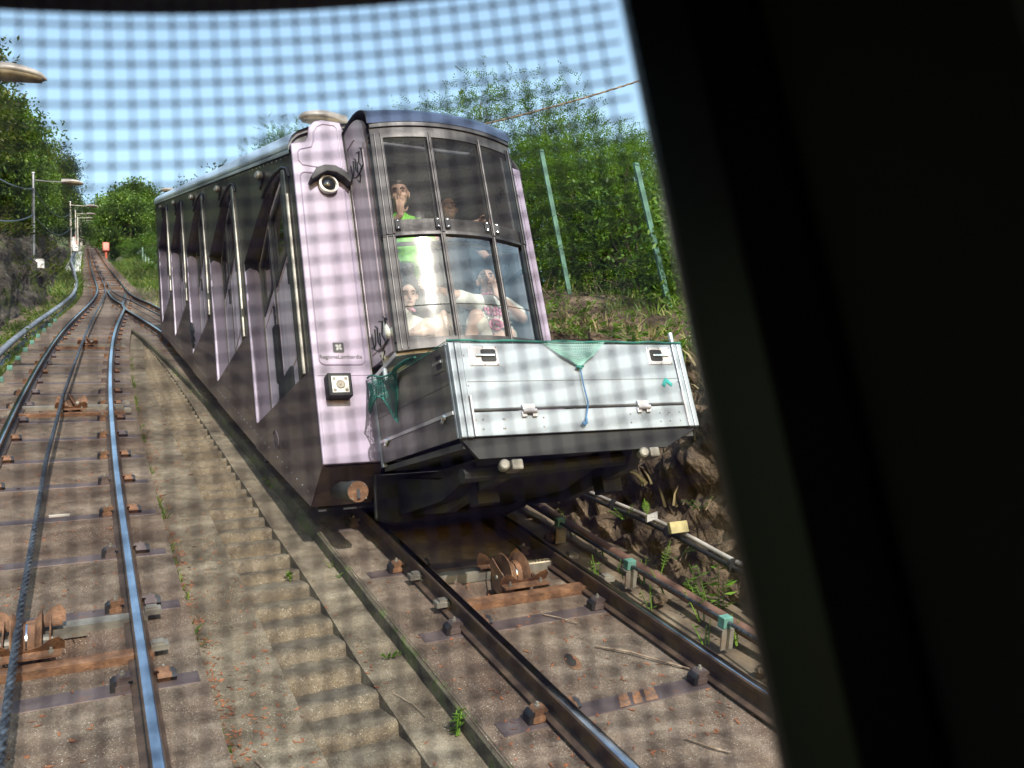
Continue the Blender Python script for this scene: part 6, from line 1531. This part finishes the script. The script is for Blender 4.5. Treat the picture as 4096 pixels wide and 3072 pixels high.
# vines and herbs on the bank top
for i,(y,u) in enumerate(((6.7,.85),(6.3,.95),(6.0,.8),(5.7,.9),(5.45,1.0),(5.2,1.15),(7.2,.95),(7.7,1.05),(6.1,1.6),(5.6,1.7),(5.3,1.75),(8.2,1.1),(6.9,1.8),(5.05,1.3))):
    leafy('vine', onrock(y,u)+V3(0,0,.08), .20+.12*(i%3), 6, 8, .10 if i%2 else .075, 'bright green creeper with broad leaves on top of the right bank', 'vine', 'creepers on the right bank', seed=60+i, spread=.22, bend=1.0)
for i in range(12):
    y = 6.2+i*.55; leafy('herb', onrock(y, 1.3+.8*rp.random())+V3(0,0,.03), .26, 7, 9, .05, 'bushy green herb among the grass of the right bank', 'plant', 'herbs on the right bank', mat='leafR', seed=90+i, spread=.16, bend=.7)
leafy('leafy_plant', (cr(4.25)-.99,4.22,T*4.22+PD), .17, 3, 9, .05, 'green weed sprouting at the mossy slab edge, nearest the bottom of the view', seed=120, spread=.03, bend=.25)
leafy('leafy_plant', (cr(3.9)-1.0,3.83,T*3.83+PD), .10, 5, 7, .028, 'small weed at the bottom of the mossy slab edge', seed=121, spread=.05, bend=.5)
leafy('leafy_plant', (cr(5.02)-1.03,5.02,T*5.02+PD), .05, 9, 6, .022, 'flat yellow green rosette on the path by the slab edge', seed=122, spread=.07, bend=1.2)
leafy('leafy_plant', (1.36,6.35,T*6.35+PD-.06), .10, 3, 7, .04, 'little green sprig on the stairs between the tracks', seed=123, spread=.02, bend=.3)
leafy('leafy_plant', (cl(8.1)-.55,8.3,T*8.3-2.60), .12, 4, 6, .05, 'small weed beside the leftmost rail', seed=124, spread=.05, bend=.8)
for i in range(26):
    y = 10 + 26*rp.random(); x = cl(y)-1.2-1.1*rp.random()
    leafy('herb', (x,y,T*y-2.9), .3+.2*rp.random(), 6, 8, .10, 'leafy green weed in the verge left of the left track', 'plant', 'weeds of the left verge', mat='leafR', seed=140+i, spread=.2, bend=.7)
# rock plants on the left bank
for i in range(46):
    y = 13 + 38*rp.random(); u = .3+2.2*rp.random(); x = xl_foot(y)-u
    leafy('herb', (x+.15,y,surf(x,y)+.05), .5+.4*rp.random(), 6, 8, .16, 'hanging green tuft growing on the left rock bank', 'plant', 'tufts on the left rock', mat='leafO', seed=200+i, spread=.4, bend=.9)

# ------------------------------------------------------------------ litter: dry leaves, twigs, chip, stones
rg = np.random.default_rng(77); n = 2400; P=[]
for i in range(n):
    y = 3.6 + 9*rg.random()**1.6; z_ = rg.random()
    if z_ < .35: x = cl(y)+.86+rg.random()*.9; d = PD+.004
    elif z_ < .6: x = cl(y)+.86+abs(rg.normal())*.05; d = PD+.006
    elif z_ < .8: x = cl(y)-.45+rg.random()*.9; d = -2.604
    else: x = cr(y)-.9+rg.random()*1.5; d = -2.61
    if 1.0 < x < 1.44: continue
    P.append(tuple(SP(x,y,d)))
P=np.array(P); m_=len(P); a=rg.random(m_)*6.283; slope=np.array([0,math.cos(SLOPE),math.sin(SLOPE)])
Dd=np.cos(a)[:,None]*np.array([1,0,0])+np.sin(a)[:,None]*slope+rg.normal(size=(m_,3))*.08; Dd=unit(Dd); Uu=unit(np.cross(Dd,np.array([0,-math.sin(SLOPE),math.cos(SLOPE)])+rg.normal(size=(m_,3))*.35))
V,F=leaves(P,Dd,Uu,.018+.035*rg.random(m_),.007+.012*rg.random(m_))
o=bpy.data.objects.new('dry_leaves', mesh_np('dry_leaves',V,F,M['dryleaf'])); COL.objects.link(o); tag(o,'scattered rusty brown dry leaf bits on the concrete','leaf litter',kind='stuff')
P=[]; 
for i in range(330):
    k_ = rg.integers(0,30); y = 3.9+.283*k_; y0 = 1.6+.283*int((y-1.6)/.283); P.append((1.0+.42*rg.random(), y0+.25+.03*rg.random(), T*y0+PD+.004))
P=np.array(P); m_=len(P); a=rg.normal(size=m_)*.5; Dd=unit(np.stack([np.cos(a),np.sin(a)*.3,rg.normal(size=m_)*.1],1)); Uu=unit(np.cross(Dd,np.array([0,0,1.0])+rg.normal(size=(m_,3))*.4))
V,F=leaves(P,Dd,Uu,.02+.05*rg.random(m_),.008+.012*rg.random(m_))
o=bpy.data.objects.new('dry_leaves', mesh_np('dry_leaves',V,F,M['dryleaf'])); COL.objects.link(o); tag(o,'dry leaf bits gathered at the back of the stair treads','leaf litter',kind='stuff')
def twig_(pts, r, label):
    mb = MB(); mb.tube([SP(*p) for p in pts], r, 5); o = mb.build('twig', M['twig']); tag(o, label, 'twig')
c5 = cr(4.3)
twig_([(c5+.10,4.50,-2.60),(c5+.25,4.36,-2.59),(c5+.37,4.22,-2.595),(c5+.48,4.10,-2.60)], .006, 'long pale twig lying on the right track')
twig_([(c5+.02,4.95,-2.60),(c5+.10,4.86,-2.595),(c5+.17,4.77,-2.60)], .004, 'thin twig on the right track near the roller')
twig_([(c5-.02,3.62,-2.60),(c5+.05,3.52,-2.60),(c5+.11,3.46,-2.60)], .005, 'short brown twig on the right track at the bottom edge')
twig_([(1.50,4.65,PD+.01),(1.56,4.52,PD+.012),(1.58,4.40,PD+.01)], .003, 'thin dark twig on the path beside the stairs')
twig_([(.70,4.35,PD+.01),(.74,4.22,PD+.012),(.84,4.10,PD+.01)], .006, 'dark twig at the bottom by the shiny rail')
mb = MB(); q = SP(cl(7.5)+.08,7.62,-2.600); mb.obox(q, (.075,.0,0), (0,.012,.0064), (0,-.003,.006)); o = mb.build('wood_chip', M['condw']); tag(o, 'pale wood chip lying on the left track beside the cable', 'chip')
for i,(x,y,d,r) in enumerate(((3.66,5.0,-2.66,.055),(3.64,4.08,-2.68,.05),(3.60,6.25,-2.66,.07))):
    mb = MB(); mb.ball(SP(x,y,d), r*1.3, r, r*.75, 9, 6); mb.v = [tuple(Vector(v)+Vector((1,1,1))*.012*mnoise.noise(Vector(v)*22)) for v in mb.v]; o = mb.build('stone', M['rockR']); tag(o, ('brown stone under the middle wire holder of the right rail','brown stone under the lowest wire holder of the right rail','grey stone by the uppermost wire holder of the right rail')[i], 'stone')
# drain slot in the right slab
mb = MB(); c5 = cr(4.45); mb.add([SP(c5-.12+.045*math.cos(a)+.02*math.sin(a), 4.42+.085*math.sin(a), -2.6135) for a in [6.283*i/16 for i in range(16)]], [tuple(range(16))]); o = mb.build('drain_slot', M['rust']); tag(o, 'oval rusty drain hole in the slab of the right track', 'drain')
mb = MB(); mb.add([SP(c5-.125+.032*math.cos(a)+.02*math.sin(a), 4.435+.065*math.sin(a), -2.611) for a in [6.283*i/16 for i in range(16)]], [tuple(range(16))]); mb.build('hole', M['hollowdark'], o)  # flat black disc painted as the dark inside the drain
